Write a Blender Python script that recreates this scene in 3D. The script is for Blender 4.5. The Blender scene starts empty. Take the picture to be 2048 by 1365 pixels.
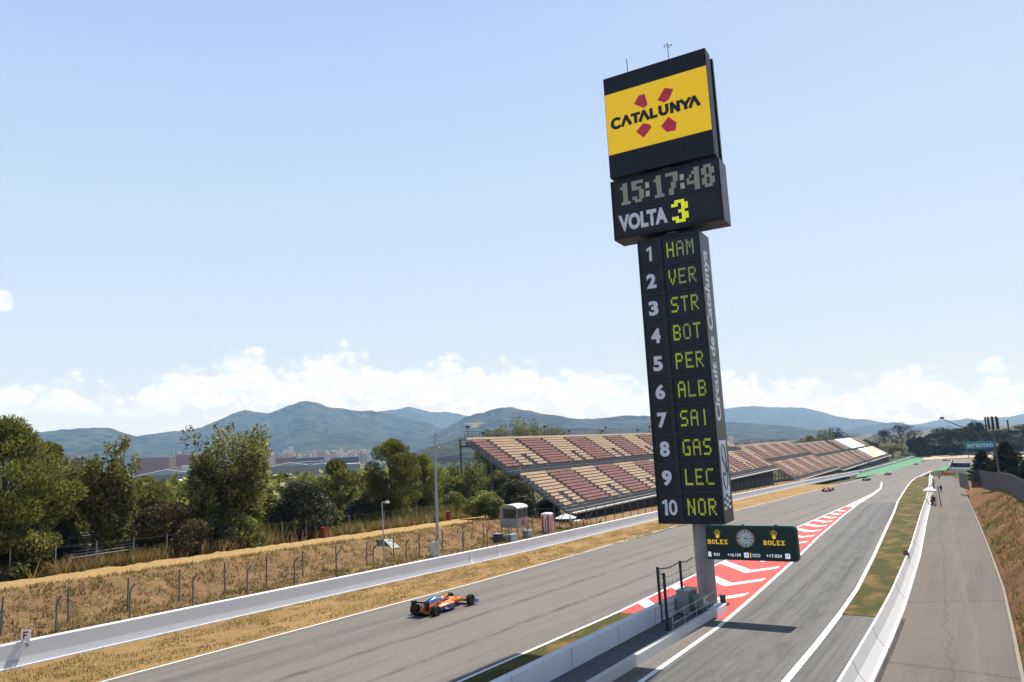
import bpy, bmesh, math, random
import numpy as np
from mathutils import Vector, Matrix

C = bpy.context.scene.collection
scn = bpy.context.scene
R = math.radians
# ---------------------------------------------------------------- camera
HC = 9.5
YAW, PITCH, ROLL, FPX, PW, PH = R(32.60), R(8.35), R(-2.84), 1450.0, 2048.0, 1365.0
def cam_axes():
    cy, sy, cp, sp = math.cos(YAW), math.sin(YAW), math.cos(PITCH), math.sin(PITCH)
    f = np.array([-sy*cp, cy*cp, sp]); r = np.array([cy, sy, 0.0]); u = np.cross(r, f)
    c, s = math.cos(ROLL), math.sin(ROLL)
    return c*r + s*u, -s*r + c*u, f
AR, AU, AF = cam_axes()
cd = bpy.data.cameras.new('camera'); cam = bpy.data.objects.new('camera', cd); C.objects.link(cam)
cam.matrix_world = Matrix(((AR[0], AU[0], -AF[0], 0), (AR[1], AU[1], -AF[1], 0), (AR[2], AU[2], -AF[2], HC), (0, 0, 0, 1)))
cd.sensor_width = 36.0; cd.lens = 36.0*FPX/PW; cd.clip_start = 0.1; cd.clip_end = 60000
scn.camera = cam
# ---------------------------------------------------------------- sun, sky, exposure
SUN_AZ, SUN_EL = R(2.5), R(57.0)
sd = bpy.data.lights.new('sun', 'SUN'); sun = bpy.data.objects.new('sun', sd); C.objects.link(sun)
sun.location = (0, 0, 80)
sdir = Vector((math.sin(SUN_AZ)*math.cos(SUN_EL), math.cos(SUN_AZ)*math.cos(SUN_EL), math.sin(SUN_EL)))
sun.rotation_euler = sdir.to_track_quat('Z', 'Y').to_euler()
sd.energy = 4.6; sd.angle = R(0.53); sd.color = (1.0, 0.955, 0.88)
scn.view_settings.view_transform = 'Standard'; scn.view_settings.look = 'None'
scn.view_settings.exposure = 0.82; scn.view_settings.gamma = 1.0
scn.cycles.max_bounces = 6; scn.cycles.diffuse_bounces = 3; scn.cycles.glossy_bounces = 2
scn.cycles.transparent_max_bounces = 8; scn.cycles.volume_bounces = 1
scn.cycles.use_denoising = True

world = bpy.data.worlds.new('World'); scn.world = world; world.use_nodes = True
class NT:
    """small helper for node trees"""
    def __init__(s, tree): s.t = tree; tree.nodes.clear()
    def n(s, typ, **k):
        nd = s.t.nodes.new(typ)
        for a, b in k.items(): setattr(nd, a, b)
        return nd
    def put(s, sock, v):
        if v is None: return
        if hasattr(v, 'is_output'): s.t.links.new(v, sock)
        else: sock.default_value = v
    def m(s, op, a, b=None, c=None, clamp=False):
        nd = s.n('ShaderNodeMath', operation=op, use_clamp=clamp)
        for i, v in enumerate((a, b, c)): s.put(nd.inputs[i], v)
        return nd.outputs[0]
    def v(s, op, a, b=None, scale=None):
        nd = s.n('ShaderNodeVectorMath', operation=op)
        s.put(nd.inputs[0], a); s.put(nd.inputs[1], b)
        if scale is not None: s.put(nd.inputs[3], scale)
        return nd.outputs[0]
    def mix(s, f, a, b, blend='MIX'):
        nd = s.n('ShaderNodeMix', data_type='RGBA', blend_type=blend, clamp_factor=True)
        s.put(nd.inputs[0], f); s.put(nd.inputs[6], a); s.put(nd.inputs[7], b)
        return nd.outputs[2]
    def noise(s, vec, scale, detail=4, rough=.55, dist=0.0, dim='3D'):
        nd = s.n('ShaderNodeTexNoise', noise_dimensions=dim)
        s.put(nd.inputs['Vector'], vec); nd.inputs['Scale'].default_value = scale
        nd.inputs['Detail'].default_value = detail; nd.inputs['Roughness'].default_value = rough
        nd.inputs['Distortion'].default_value = dist
        return nd.outputs[0]
    def ramp(s, f, stops, interp='LINEAR'):
        nd = s.n('ShaderNodeValToRGB'); e = nd.color_ramp.elements; nd.color_ramp.interpolation = interp
        while len(e) > len(stops): e.remove(e[-1])
        while len(e) < len(stops): e.new(1.0)
        for el, (p, c) in zip(e, stops):
            el.position = p; el.color = tuple(c) + (1,) if len(c) == 3 else c
        s.put(nd.inputs[0], f); return nd.outputs[0]
    def rng(s, v, a, b, c=0.0, d=1.0, smooth=False):
        nd = s.n('ShaderNodeMapRange', interpolation_type='SMOOTHSTEP' if smooth else 'LINEAR')
        s.put(nd.inputs[0], v)
        for i, x in enumerate((a, b, c, d)): s.put(nd.inputs[1+i], x)
        return nd.outputs[0]

def pix_dir(px, py):
    d = AF + AR*(px-PW/2)/FPX - AU*(py-PH/2)/FPX
    return d/np.linalg.norm(d)
def pix_azel(px, py):
    d = pix_dir(px, py); return math.atan2(d[0], d[1]), d[2]/math.hypot(d[0], d[1])

w = NT(world.node_tree)
sky = w.n('ShaderNodeTexSky', sky_type='NISHITA')
sky.sun_disc = False; sky.sun_elevation = SUN_EL; sky.sun_rotation = SUN_AZ
sky.altitude = 100; sky.air_density = 1.0; sky.dust_density = 0.5; sky.ozone_density = 2.0
tc = w.n('ShaderNodeTexCoord').outputs['Generated']
sx = w.n('ShaderNodeSeparateXYZ'); w.put(sx.inputs[0], tc)
dx, dy, dz = sx.outputs
az = w.m('ARCTAN2', dx, dy)
te = w.m('DIVIDE', dz, w.m('SQRT', w.m('ADD', w.m('MULTIPLY', dx, dx), w.m('MULTIPLY', dy, dy))))
A0, A1, TMAX = R(-78), R(12), 0.30
CLOUD_TOP = [(-300, 790), (0, 772), (60, 760), (130, 752), (200, 768), (260, 772), (315, 752), (345, 722), (400, 706), (470, 706), (510, 702), (560, 726), (610, 716), (650, 698),
             (690, 694), (725, 708), (800, 722), (860, 716), (940, 708), (1000, 722), (1080, 722), (1150, 738), (1210, 732), (1260, 760), (1330, 742), (1420, 738), (1470, 742), (1530, 748),
             (1600, 758), (1680, 768), (1740, 758), (1790, 728), (1840, 716), (1890, 724), (1940, 730), (2000, 722), (2060, 726), (2300, 740)]
fc = w.n('ShaderNodeFloatCurve'); cv = fc.mapping.curves[0]
cpts = [((pix_azel(x, y)[0]-A0)/(A1-A0), pix_azel(x, y)[1]/TMAX) for x, y in CLOUD_TOP]
cv.points[0].location = (max(0, cpts[0][0]), cpts[0][1]); cv.points[1].location = (min(1, cpts[-1][0]), cpts[-1][1])
for p in cpts[1:-1]: cv.points.new(*p)
fc.mapping.update()
w.put(fc.inputs['Value'], w.rng(az, A0, A1))
top = w.m('ADD', w.m('MULTIPLY', fc.outputs[0], TMAX), .003)
cmb = w.n('ShaderNodeCombineXYZ'); w.put(cmb.inputs[0], az); w.put(cmb.inputs[1], w.m('MULTIPLY', te, 1.25))
pv = cmb.outputs[0]
warp = w.n('ShaderNodeTexNoise'); w.put(warp.inputs['Vector'], pv); warp.inputs['Scale'].default_value = 16
pv2 = w.v('ADD', pv, w.v('SCALE', w.v('SUBTRACT', warp.outputs['Color'], (.5, .5, .5)), scale=0.03))
def billow(vec):
    a = w.n('ShaderNodeTexVoronoi', feature='F1'); w.put(a.inputs['Vector'], vec); a.inputs['Scale'].default_value = 26
    a.inputs['Detail'].default_value = 3; a.inputs['Roughness'].default_value = .55
    return w.m('SUBTRACT', w.m('ADD', w.noise(vec, 9, 6, .6), .45), a.outputs['Distance'])
b1 = billow(pv2)
b2 = billow(w.v('ADD', pv2, (0.006, 0.011, 0)))
dens = w.m('ADD', w.m('SUBTRACT', top, te), w.m('MULTIPLY', w.m('SUBTRACT', b1, .27), .040))
alpha = w.rng(dens, -0.012, 0.026, smooth=True)
# open gap under the bank on the left, and the bank thinning into haze low down
lowgap = w.m('MULTIPLY', w.rng(te, 0.052, 0.085, 1, 0, True), w.rng(az, pix_azel(560, 800)[0], pix_azel(250, 800)[0], 0, 1, True))
lowthin = w.m('MULTIPLY', w.rng(te, 0.03, 0.075, 1, 0, True), w.rng(b1, .35, .75, .25, 0.0))
alpha = w.m('MULTIPLY', alpha, w.m('SUBTRACT', 1.0, w.m('MULTIPLY', lowgap, w.rng(b1, .55, .8, .95, .15))))
alpha = w.m('MULTIPLY', alpha, w.m('SUBTRACT', 1.0, lowthin))
ca, ct = pix_azel(2, 606)
cl = w.m('SQRT', w.m('ADD', w.m('POWER', w.m('DIVIDE', w.m('SUBTRACT', az, ca), .009), 2), w.m('POWER', w.m('DIVIDE', w.m('SUBTRACT', te, ct), .008), 2)))
small = w.rng(w.m('ADD', cl, w.m('MULTIPLY', w.m('SUBTRACT', b1, .5), 1.6)), 1.0, .2, 0, .55, True)
alpha = w.m('MAXIMUM', alpha, small)
shade = w.rng(w.m('SUBTRACT', b1, b2), -.07, .08, 0, 1, True)
deep = w.rng(dens, .0, .07, 1, .05, True)
lit = w.m('ADD', w.m('MULTIPLY', shade, .50), w.m('MULTIPLY', deep, .5))
ccol = w.mix(lit, (4.5, 4.85, 5.4, 1), (7.8, 7.8, 7.8, 1))
lumn = w.n('ShaderNodeRGBToBW'); w.put(lumn.inputs[0], sky.outputs[0])
fac_ = w.m('MULTIPLY', w.m('POWER', w.m('MAXIMUM', lumn.outputs[0], .05), -0.7), 2.75)
skyc = w.v('SCALE', sky.outputs[0], scale=fac_)
skyc = w.v('MULTIPLY', skyc, (.93, .85, .80))
skyc = w.mix(w.rng(te, .10, .72, .72, .0), skyc, (4.1, 4.7, 5.55, 1))
skyc = w.v('SCALE', skyc, scale=w.rng(te, .78, 1.5, 1.0, .22, True))   # sky dimmed overhead, out of view, to weaken fill and deepen shadows
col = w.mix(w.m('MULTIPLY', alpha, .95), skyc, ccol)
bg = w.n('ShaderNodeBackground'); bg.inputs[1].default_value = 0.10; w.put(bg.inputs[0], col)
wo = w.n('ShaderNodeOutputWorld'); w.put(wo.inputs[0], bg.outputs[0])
# ---------------------------------------------------------------- helpers
S = 0.0255
def G(Y):
    Y = np.asarray(Y, float)
    return np.where(Y < 380, -S*Y, np.where(Y < 540, -S*Y + S*(np.maximum(Y, 380)-380)**2/320, -S*460))
def g(Y): return float(G(Y))
def on_ground(px, py, h=0.0):
    """pixel of the photograph -> point h above the circuit's ground"""
    d = pix_dir(px, py); lo, hi = 5.0, 5000.0
    for _ in range(60):
        m = (lo+hi)/2
        if HC + d[2]*m > g(d[1]*m) + h: lo = m
        else: hi = m
    return np.array([d[0]*lo, d[1]*lo, HC+d[2]*lo])
def at_x(px, py, X): d = pix_dir(px, py); return np.array([0, 0, HC]) + d*(X/d[0])
def at_y(px, py, Y): d = pix_dir(px, py); return np.array([0, 0, HC]) + d*(Y/d[1])
def at_dist(px, py, D): d = pix_dir(px, py); return np.array([0, 0, HC]) + d*(D/math.hypot(d[0], d[1]))
def lin(pts, i):
    xs = [p[0] for p in pts]; ys = [p[1] for p in pts]
    return float(np.interp(i, xs, ys))
def srgb(r, g_, b):
    f = lambda c: (c/255/12.92) if c/255 <= .04045 else ((c/255+.055)/1.055)**2.4
    return (f(r), f(g_), f(b), 1)

class MB:
    def __init__(s): s.v = []; s.f = []; s.mi = []
    def add(s, vs, fs, m=0):
        o = len(s.v); s.v += [tuple(map(float, p)) for p in vs]
        for f in fs: s.f.append(tuple(i+o for i in f)); s.mi.append(m)
        return s
    def quad(s, a, b, c, d, m=0): return s.add([a, b, c, d], [(0, 1, 2, 3)], m)
    def hexa(s, p, m=0):   # 4 bottom ccw, 4 top ccw
        return s.add(p, [(3, 2, 1, 0), (4, 5, 6, 7), (0, 1, 5, 4), (1, 2, 6, 5), (2, 3, 7, 6), (3, 0, 4, 7)], m)
    def box(s, c, d, rz=0.0, m=0, bev=0.0):
        x, y, z = d[0]/2, d[1]/2, d[2]/2; cs, sn = math.cos(rz), math.sin(rz)
        if bev <= 0:
            pts = [(-x, -y, -z), (x, -y, -z), (x, y, -z), (-x, y, -z), (-x, -y, z), (x, -y, z), (x, y, z), (-x, y, z)]
            return s.hexa([(c[0]+a*cs-b*sn, c[1]+a*sn+b*cs, c[2]+e) for a, b, e in pts], m)
        b = bev; ring = lambda ix, iy, zz: [(-ix, -iy, zz), (ix, -iy, zz), (ix, iy, zz), (-ix, iy, zz)]
        rings = [ring(x-b, y-b, -z), ring(x, y, -z+b), ring(x, y, z-b), ring(x-b, y-b, z)]
        vs = [(c[0]+a*cs-q*sn, c[1]+a*sn+q*cs, c[2]+e) for rg in rings for a, q, e in rg]
        fs = [(3, 2, 1, 0), (12, 13, 14, 15)]
        for k in range(3):
            for i in range(4): j = (i+1) % 4; fs.append((k*4+i, k*4+j, k*4+4+j, k*4+4+i))
        return s.add(vs, fs, m)
    def tube(s, pts, r, n=6, m=0, cap=True):
        pts = [np.array(p, float) for p in pts]
        rs = r if hasattr(r, '__len__') else [r]*len(pts)
        vs = []; up = np.array([0, 0, 1.0])
        for i, p in enumerate(pts):
            t = pts[min(i+1, len(pts)-1)] - pts[max(i-1, 0)]; t = t/(np.linalg.norm(t)+1e-9)
            a = np.cross(t, up if abs(t[2]) < .95 else np.array([0, 1.0, 0])); a /= np.linalg.norm(a); b = np.cross(t, a)
            for k in range(n):
                th = 2*math.pi*k/n; vs.append(p + rs[i]*(math.cos(th)*a + math.sin(th)*b))
        fs = []
        for i in range(len(pts)-1):
            for k in range(n):
                q = (k+1) % n; fs.append((i*n+k, i*n+q, (i+1)*n+q, (i+1)*n+k))
        if cap: fs += [tuple(range(n)), tuple(range((len(pts)-1)*n + n-1, (len(pts)-1)*n-1, -1))]
        return s.add(vs, fs, m)
    def bar(s, a, b, r, n=5, m=0): return s.tube([a, b], r, n, m)
    def lathe(s, prof, c=(0, 0, 0), n=16, m=0, axis='z', cap=True):
        vs = []; 
        for r_, h in prof:
            for k in range(n):
                th = 2*math.pi*k/n; a, b = r_*math.cos(th), r_*math.sin(th)
                p = (a, b, h) if axis == 'z' else ((h, a, b) if axis == 'x' else (a, h, b))
                vs.append((p[0]+c[0], p[1]+c[1], p[2]+c[2]))
        fs = []
        for i in range(len(prof)-1):
            for k in range(n): q = (k+1) % n; fs.append((i*n+k, i*n+q, (i+1)*n+q, (i+1)*n+k))
        if cap and prof[0][0] > 1e-6: fs.append(tuple(range(n))[::-1])
        if cap and prof[-1][0] > 1e-6: fs.append(tuple(range((len(prof)-1)*n, len(prof)*n)))
        return s.add(vs, fs, m)
    def prism(s, poly, fn, d0, d1, m=0, side=None):
        """poly: 2D outline, fn(u, v, d) -> 3D point; extruded from d0 to d1"""
        k = len(poly)
        vs = [fn(u, v, d0) for u, v in poly] + [fn(u, v, d1) for u, v in poly]
        s.add(vs, [tuple(range(k))[::-1], tuple(range(k, 2*k))], m)
        s.add(vs, [(i, (i+1) % k, k+(i+1) % k, k+i) for i in range(k)], m if side is None else side)
        return s
    def loft(s, rings, m=0, cap=True, close=True):
        n = len(rings[0]); vs = [p for r_ in rings for p in r_]; fs = []
        for i in range(len(rings)-1):
            for k in range(n if close else n-1):
                q = (k+1) % n; fs.append((i*n+k, i*n+q, (i+1)*n+q, (i+1)*n+k))
        if cap and close: fs += [tuple(range(n))[::-1], tuple(range((len(rings)-1)*n, len(rings)*n))]
        return s.add(vs, fs, m)
    def mesh(s, name, mats, smooth=False):
        me = bpy.data.meshes.new(name); me.from_pydata(s.v, [], s.f)
        for m in (mats if isinstance(mats, (list, tuple)) else [mats]): me.materials.append(m)
        if len(set(s.mi)) > 1: me.polygons.foreach_set('material_index', s.mi)
        if smooth: me.polygons.foreach_set('use_smooth', [True]*len(s.f))
        bm = bmesh.new(); bm.from_mesh(me); bmesh.ops.recalc_face_normals(bm, faces=bm.faces); bm.to_mesh(me); bm.free()
        return me
    def build(s, name, mats, parent=None, smooth=False, loc=None, rz=None):
        o = bpy.data.objects.new(name, s.mesh(name, mats, smooth)); C.objects.link(o)
        if parent is not None: o.parent = parent
        if loc is not None: o.location = loc
        if rz is not None: o.rotation_euler.z = rz
        return o
def raw_mesh(name, verts, faces, mats, mi=None, smooth=False):
    """numpy quads/tris -> mesh, fast"""
    verts = np.asarray(verts, np.float32); faces = np.asarray(faces, np.int32); k = faces.shape[1]
    me = bpy.data.meshes.new(name); me.vertices.add(len(verts)); me.vertices.foreach_set('co', verts.ravel())
    me.loops.add(faces.size); me.loops.foreach_set('vertex_index', faces.ravel())
    me.polygons.add(len(faces)); me.polygons.foreach_set('loop_start', np.arange(0, faces.size, k, dtype=np.int32))
    for m in (mats if isinstance(mats, (list, tuple)) else [mats]): me.materials.append(m)
    if mi is not None: me.polygons.foreach_set('material_index', np.asarray(mi, np.int32))
    me.polygons.foreach_set('use_smooth', np.full(len(faces), smooth)); me.update(calc_edges=True); me.validate()
    return me
def link(name, me, parent=None, loc=(0, 0, 0), rz=0.0):
    o = bpy.data.objects.new(name, me); C.objects.link(o); o.parent = parent; o.location = loc; o.rotation_euler.z = rz; return o
def tag(o, label=None, cat=None, group=None, kind=None):
    if label: o['label'] = label
    if cat: o['category'] = cat
    if group: o['group'] = group
    if kind: o['kind'] = kind
    return o
def thing(name, label, cat, loc=(0, 0, 0), rz=0.0, group=None):
    o = bpy.data.objects.new(name, None); C.objects.link(o); o.location = [float(q) for q in loc]; o.rotation_euler.z = rz
    return tag(o, label, cat, group)
def dup(o, loc=None, rz=None, label=None, group=None, parent=None, scale=None):
    c = o.copy(); C.objects.link(c); c.parent = parent
    for ch in list(o.children): dup(ch, parent=c)
    if loc is not None: c.location = [float(q) for q in loc]
    if rz is not None: c.rotation_euler.z = rz
    if label: c['label'] = label
    if group: c['group'] = group
    if scale is not None: c.scale = (scale,)*3 if not hasattr(scale, '__len__') else scale
    return c
def structure(o): o['kind'] = 'structure'; return o

# value noise in numpy
_rs = np.random.RandomState(7); _tab = _rs.rand(256, 256)
def vnoise(x, y, oct=4, gain=.5):
    x = np.asarray(x, float); y = np.asarray(y, float); out = 0; amp = 1; tot = 0
    for k in range(oct):
        xi, yi = np.floor(x).astype(int), np.floor(y).astype(int); fx, fy = x-xi, y-yi
        fx = fx*fx*(3-2*fx); fy = fy*fy*(3-2*fy)
        a, b = _tab[xi & 255, yi & 255], _tab[(xi+1) & 255, yi & 255]; c, d = _tab[xi & 255, (yi+1) & 255], _tab[(xi+1) & 255, (yi+1) & 255]
        out = out + amp*((a*(1-fx)+b*fx)*(1-fy) + (c*(1-fx)+d*fx)*fy); tot += amp; amp *= gain; x = x*2.03+17.1; y = y*2.03+5.7
    return out/tot
def sstep(a, b, x): t = np.clip((np.asarray(x, float)-a)/(b-a), 0, 1); return t*t*(3-2*t)

# ---------------------------------------------------------------- materials
def mat(name, col, rough=.6, metal=0.0, spec=.4, var=0.0, vscale=3.0, bump=0.0, bscale=20.0, emit=None, estr=0.0, coat=0.0, stain=None, stainscale=.6, objspace=True):
    m = bpy.data.materials.new(name); m.use_nodes = True; t = NT(m.node_tree)
    p = t.n('ShaderNodeBsdfPrincipled'); o = t.n('ShaderNodeOutputMaterial'); t.put(o.inputs[0], p.outputs[0])
    p.inputs['Roughness'].default_value = rough; p.inputs['Metallic'].default_value = metal; p.inputs['Specular IOR Level'].default_value = spec
    p.inputs['Coat Weight'].default_value = coat
    col = tuple(col)[:3] + (1,)
    tcd = t.n('ShaderNodeTexCoord').outputs['Object' if objspace else 'Generated']
    c = col
    if var > 0:
        f = t.noise(tcd, vscale, 5, .6)
        c = t.mix(t.rng(f, .3, .7), tuple(x*(1-var) for x in col[:3])+(1,), tuple(min(1, x*(1+var)) for x in col[:3])+(1,))
    if stain:
        f2 = t.noise(tcd, stainscale, 6, .65, .3)
        c = t.mix(t.rng(f2, .52, .72, 0, .8), c, tuple(stain)[:3]+(1,))
    if hasattr(c, 'is_output'): t.put(p.inputs['Base Color'], c)
    else: p.inputs['Base Color'].default_value = c
    if bump > 0:
        b = t.n('ShaderNodeBump'); b.inputs['Strength'].default_value = bump; b.inputs['Distance'].default_value = .02
        t.put(b.inputs['Height'], t.noise(tcd, bscale, 4, .6)); t.put(p.inputs['Normal'], b.outputs[0])
    if emit:
        p.inputs['Emission Color'].default_value = tuple(emit)[:3]+(1,); p.inputs['Emission Strength'].default_value = estr
    return m
def custom(name, fn, rough=.85, spec=.25):
    """fn(NT, object coords, principled) -> base colour socket"""
    m = bpy.data.materials.new(name); m.use_nodes = True; t = NT(m.node_tree)
    p = t.n('ShaderNodeBsdfPrincipled'); o = t.n('ShaderNodeOutputMaterial'); t.put(o.inputs[0], p.outputs[0])
    p.inputs['Roughness'].default_value = rough; p.inputs['Specular IOR Level'].default_value = spec
    t.put(p.inputs['Base Color'], fn(t, t.n('ShaderNodeTexCoord').outputs['Object'], p)); return m
def bumpn(t, p, h, strength=.5, dist=.05):
    b = t.n('ShaderNodeBump'); b.inputs['Strength'].default_value = strength; b.inputs['Distance'].default_value = dist
    t.put(b.inputs['Height'], h); t.put(p.inputs['Normal'], b.outputs[0])
def scaled(t, v, sx_, sy_, sz_): return t.v('MULTIPLY', v, (sx_, sy_, sz_))

def _asph(base, warm, streak, lines=(), bend=0.0, extra=None):
    def fn(t, v, p):
        s_ = t.n('ShaderNodeSeparateXYZ'); t.put(s_.inputs[0], v); v0 = v
        if bend:
            cb_ = t.n('ShaderNodeCombineXYZ'); t.put(cb_.inputs[0], t.m('ADD', s_.outputs[0], t.m('MULTIPLY', t.m('MAXIMUM', t.m('SUBTRACT', s_.outputs[1], 48), 0), bend))); t.put(cb_.inputs[1], s_.outputs[1]); v = cb_.outputs[0]
        grain = t.noise(v, 9, 3, .7)
        blot = t.noise(scaled(t, v, .35, .08, .3), 1, 5, .6)
        lane = t.noise(scaled(t, v, 1.1, .012, 1), 1, 5, .62)
        fine = t.noise(scaled(t, v, 8, .07, 1), 1, 4, .7)
        c = t.mix(t.rng(grain, .28, .72), tuple(x*.66 for x in base)+(1,), tuple(x*1.32 for x in base)+(1,))
        c = t.mix(t.rng(blot, .3, .7, 0, .55), c, tuple(warm)+(1,))
        c = t.mix(t.rng(lane, .50, .70, 0, streak), c, (.028, .027, .027, 1))
        c = t.mix(t.rng(fine, .52, .68, 0, streak*.75), c, (.03, .03, .03, 1))
        for x0, wd_, st_ in lines:
            wob = t.m('MULTIPLY', t.m('SUBTRACT', t.noise(scaled(t, v0, .3, .10, 1), 1, 4, .7), .5), .55 if wd_ < .3 else 1.2)
            d_ = t.m('ABSOLUTE', t.m('SUBTRACT', t.m('ADD', t.m('ADD', s_.outputs[0], wob), t.m('MULTIPLY', t.m('MAXIMUM', t.m('SUBTRACT', s_.outputs[1], 48), 0), bend)), x0))
            c = t.mix(t.m('MULTIPLY', t.rng(d_, wd_, wd_*.25, 0, st_), t.rng(t.noise(scaled(t, v0, 2, .35, 1), 1, 4, .7), .35, .6)), c, (.045, .043, .042, 1))
        if extra: c = extra(t, v0, s_, c)
        bumpn(t, p, grain, .25, .01); return c
    return fn
def _road_extra(t, v, s_, c):
    for y0, sl in ((54.5, .55), (87.0, .0), (116.4, .05), (38.0, -.1)):
        wob = t.m('MULTIPLY', t.m('SUBTRACT', t.noise(v, 1.2, 4, .7), .5), .5)
        d_ = t.m('ABSOLUTE', t.m('SUBTRACT', t.m('ADD', t.m('SUBTRACT', s_.outputs[1], t.m('MULTIPLY', t.m('ADD', s_.outputs[0], 3), sl)), wob), y0)); c = t.mix(t.rng(d_, .22, .06, 0, .55), c, (.05, .045, .04, 1))
    x0 = t.m('ADD', t.m('MULTIPLY', t.m('SUBTRACT', s_.outputs[1], 37), -.052), -1.4)
    wob = t.m('MULTIPLY', t.m('SUBTRACT', t.noise(scaled(t, v, .1, .12, 1), 1, 3, .6), .5), 1.1)
    d_ = t.m('ABSOLUTE', t.m('SUBTRACT', t.m('ADD', s_.outputs[0], wob), x0))
    c = t.mix(t.rng(d_, .24, .03, 0, .16), c, (.20, .175, .15, 1))
    wob2 = t.m('MULTIPLY', t.m('SUBTRACT', t.noise(scaled(t, v, .1, .3, 1), 1.3, 5, .7), .5), 1.6)
    d2 = t.m('ABSOLUTE', t.m('SUBTRACT', t.m('ADD', s_.outputs[0], wob2), t.m('SUBTRACT', x0, 1.1)))
    c = t.mix(t.rng(d2, .09, .02, 0, .45), c, (.05, .045, .042, 1))
    blot = t.noise(scaled(t, v, .5, .25, 1), .8, 4, .6)
    return t.mix(t.rng(blot, .55, .7, 0, .3), c, (.085, .076, .07, 1))
M = {}
M['track'] = custom('racing_asphalt', _asph((.132, .121, .108), (.162, .145, .124), .32, ((-28.7, .34, .75), (-24.8, .30, .75), (-33.4, .9, .30), (-31.0, .8, .35), (-36.0, .5, .25))), .88, .3)
M['pit_asphalt'] = custom('pit_exit_asphalt', _asph((.108, .105, .101), (.130, .124, .115), .72, ((-10.0, 1.3, .62), (-11.6, .7, .55), (-8.0, .8, .4), (-12.8, .6, .35)), .056), .85, .3)
M['road'] = custom('service_road_asphalt', _asph((.108, .092, .079), (.142, .118, .098), .25, (), 0.0, _road_extra), .9, .25)
M['walk'] = mat('walkway_concrete', (.10, .105, .115), .9, var=.2, vscale=2, bump=.2)
M['white_paint'] = custom('white_line_paint', lambda t, v, p: t.mix(t.rng(t.noise(v, 3.0, 6, .7), .58, .75, 0, .5), (.78, .78, .77, 1), (.42, .41, .39, 1)), .7)
M['red_paint'] = custom('red_runoff_paint', lambda t, v, p: t.mix(t.rng(t.noise(scaled(t, v, 2, .5, 1), 1.2, 6, .65), .45, .8, 0, .6), (.58, .048, .040, 1), (.40, .06, .052, 1)), .75)
M['green_paint'] = custom('green_runoff_paint', lambda t, v, p: t.mix(t.noise(v, .3, 4), (.05, .17, .085, 1), (.075, .22, .115, 1)), .8)
def _dry(t, v, p):
    big = t.noise(scaled(t, v, 1, .35, 1), .35, 5, .6); mid = t.noise(v, 2.2, 5, .65); fine = t.noise(v, 14, 4, .75)
    c = t.mix(t.rng(big, .35, .65), (.42, .265, .105, 1), (.31, .185, .075, 1))
    c = t.mix(t.rng(mid, .52, .72, 0, .75), c, (.155, .095, .045, 1))
    c = t.mix(t.rng(mid, .30, .42, .65, 0), c, (.52, .37, .17, 1))
    c = t.mix(t.rng(fine, .35, .7, .45, 0), c, (.10, .065, .033, 1))
    bumpn(t, p, t.m('ADD', fine, mid), .9, .12); return c
M['dry'] = custom('dry_grass_ground', _dry, .95, .1)
def _brush(t, v, p):
    big = t.noise(v, .5, 5, .6); mid = t.noise(v, 3.0, 5, .7); fine = t.noise(scaled(t, v, 1, 1, .4), 12, 4, .75)
    c = t.mix(t.rng(big, .35, .65), (.44, .28, .125, 1), (.32, .195, .09, 1))
    c = t.mix(t.rng(mid, .5, .7, 0, .7), c, (.15, .09, .05, 1))
    c = t.mix(t.rng(mid, .28, .42, .6, 0), c, (.58, .40, .19, 1))
    c = t.mix(t.rng(fine, .4, .7, .45, 0), c, (.11, .068, .036, 1))
    s_ = t.n('ShaderNodeSeparateXYZ'); t.put(s_.inputs[0], v)
    xe = t.m('ADD', s_.outputs[0], t.m('MULTIPLY', t.m('SUBTRACT', t.noise(scaled(t, v, 1, .5, 1), .55, 5, .7), .5), 5.0))
    path = t.m('MULTIPLY', t.rng(xe, -58.2, -57.2), t.rng(xe, -52.0, -50.8, 1, 0))
    pc = t.mix(t.rng(mid, .35, .65), (.60, .40, .18, 1), (.44, .28, .115, 1))
    c = t.mix(t.m('MULTIPLY', path, t.m('LESS_THAN', s_.outputs[1], 88.0)), c, pc)
    bumpn(t, p, t.m('ADD', fine, mid), 1.0, .2); return c
M['brush'] = custom('dry_brush_slope', _brush, .95, .1)
def _olive(t, v, p):
    big = t.noise(scaled(t, v, .5, .28, 1), 1.0, 5, .6); fine = t.noise(v, 11, 4, .75); mid = t.noise(scaled(t, v, .6, 2.2, 1), 1.0, 5, .65)
    c = t.mix(t.rng(big, .47, .64), (.075, .074, .022, 1), (.24, .145, .055, 1))
    c = t.mix(t.rng(mid, .5, .7, 0, .6), c, (.05, .05, .02, 1))
    c = t.mix(t.rng(fine, .35, .7, .45, 0), c, (.03, .032, .012, 1))
    bumpn(t, p, fine, .8, .08); return c
M['olive'] = custom('scorched_green_grass', _olive, .95, .1)
def _field(t, v, p):
    big = t.noise(v, .008, 5, .6); mid = t.noise(v, .05, 5, .65)
    c = t.mix(t.rng(big, .4, .6), (.045, .058, .022, 1), (.16, .125, .06, 1))
    return t.mix(t.rng(mid, .45, .65, 0, .8), c, (.03, .04, .016, 1))
M['field'] = custom('valley_fields', _field, .95, .1)
M['gravel'] = custom('gravel_trap', lambda t, v, p: t.mix(t.noise(v, .4, 5, .6), (.36, .28, .19, 1), (.46, .37, .26, 1)), .95)
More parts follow.
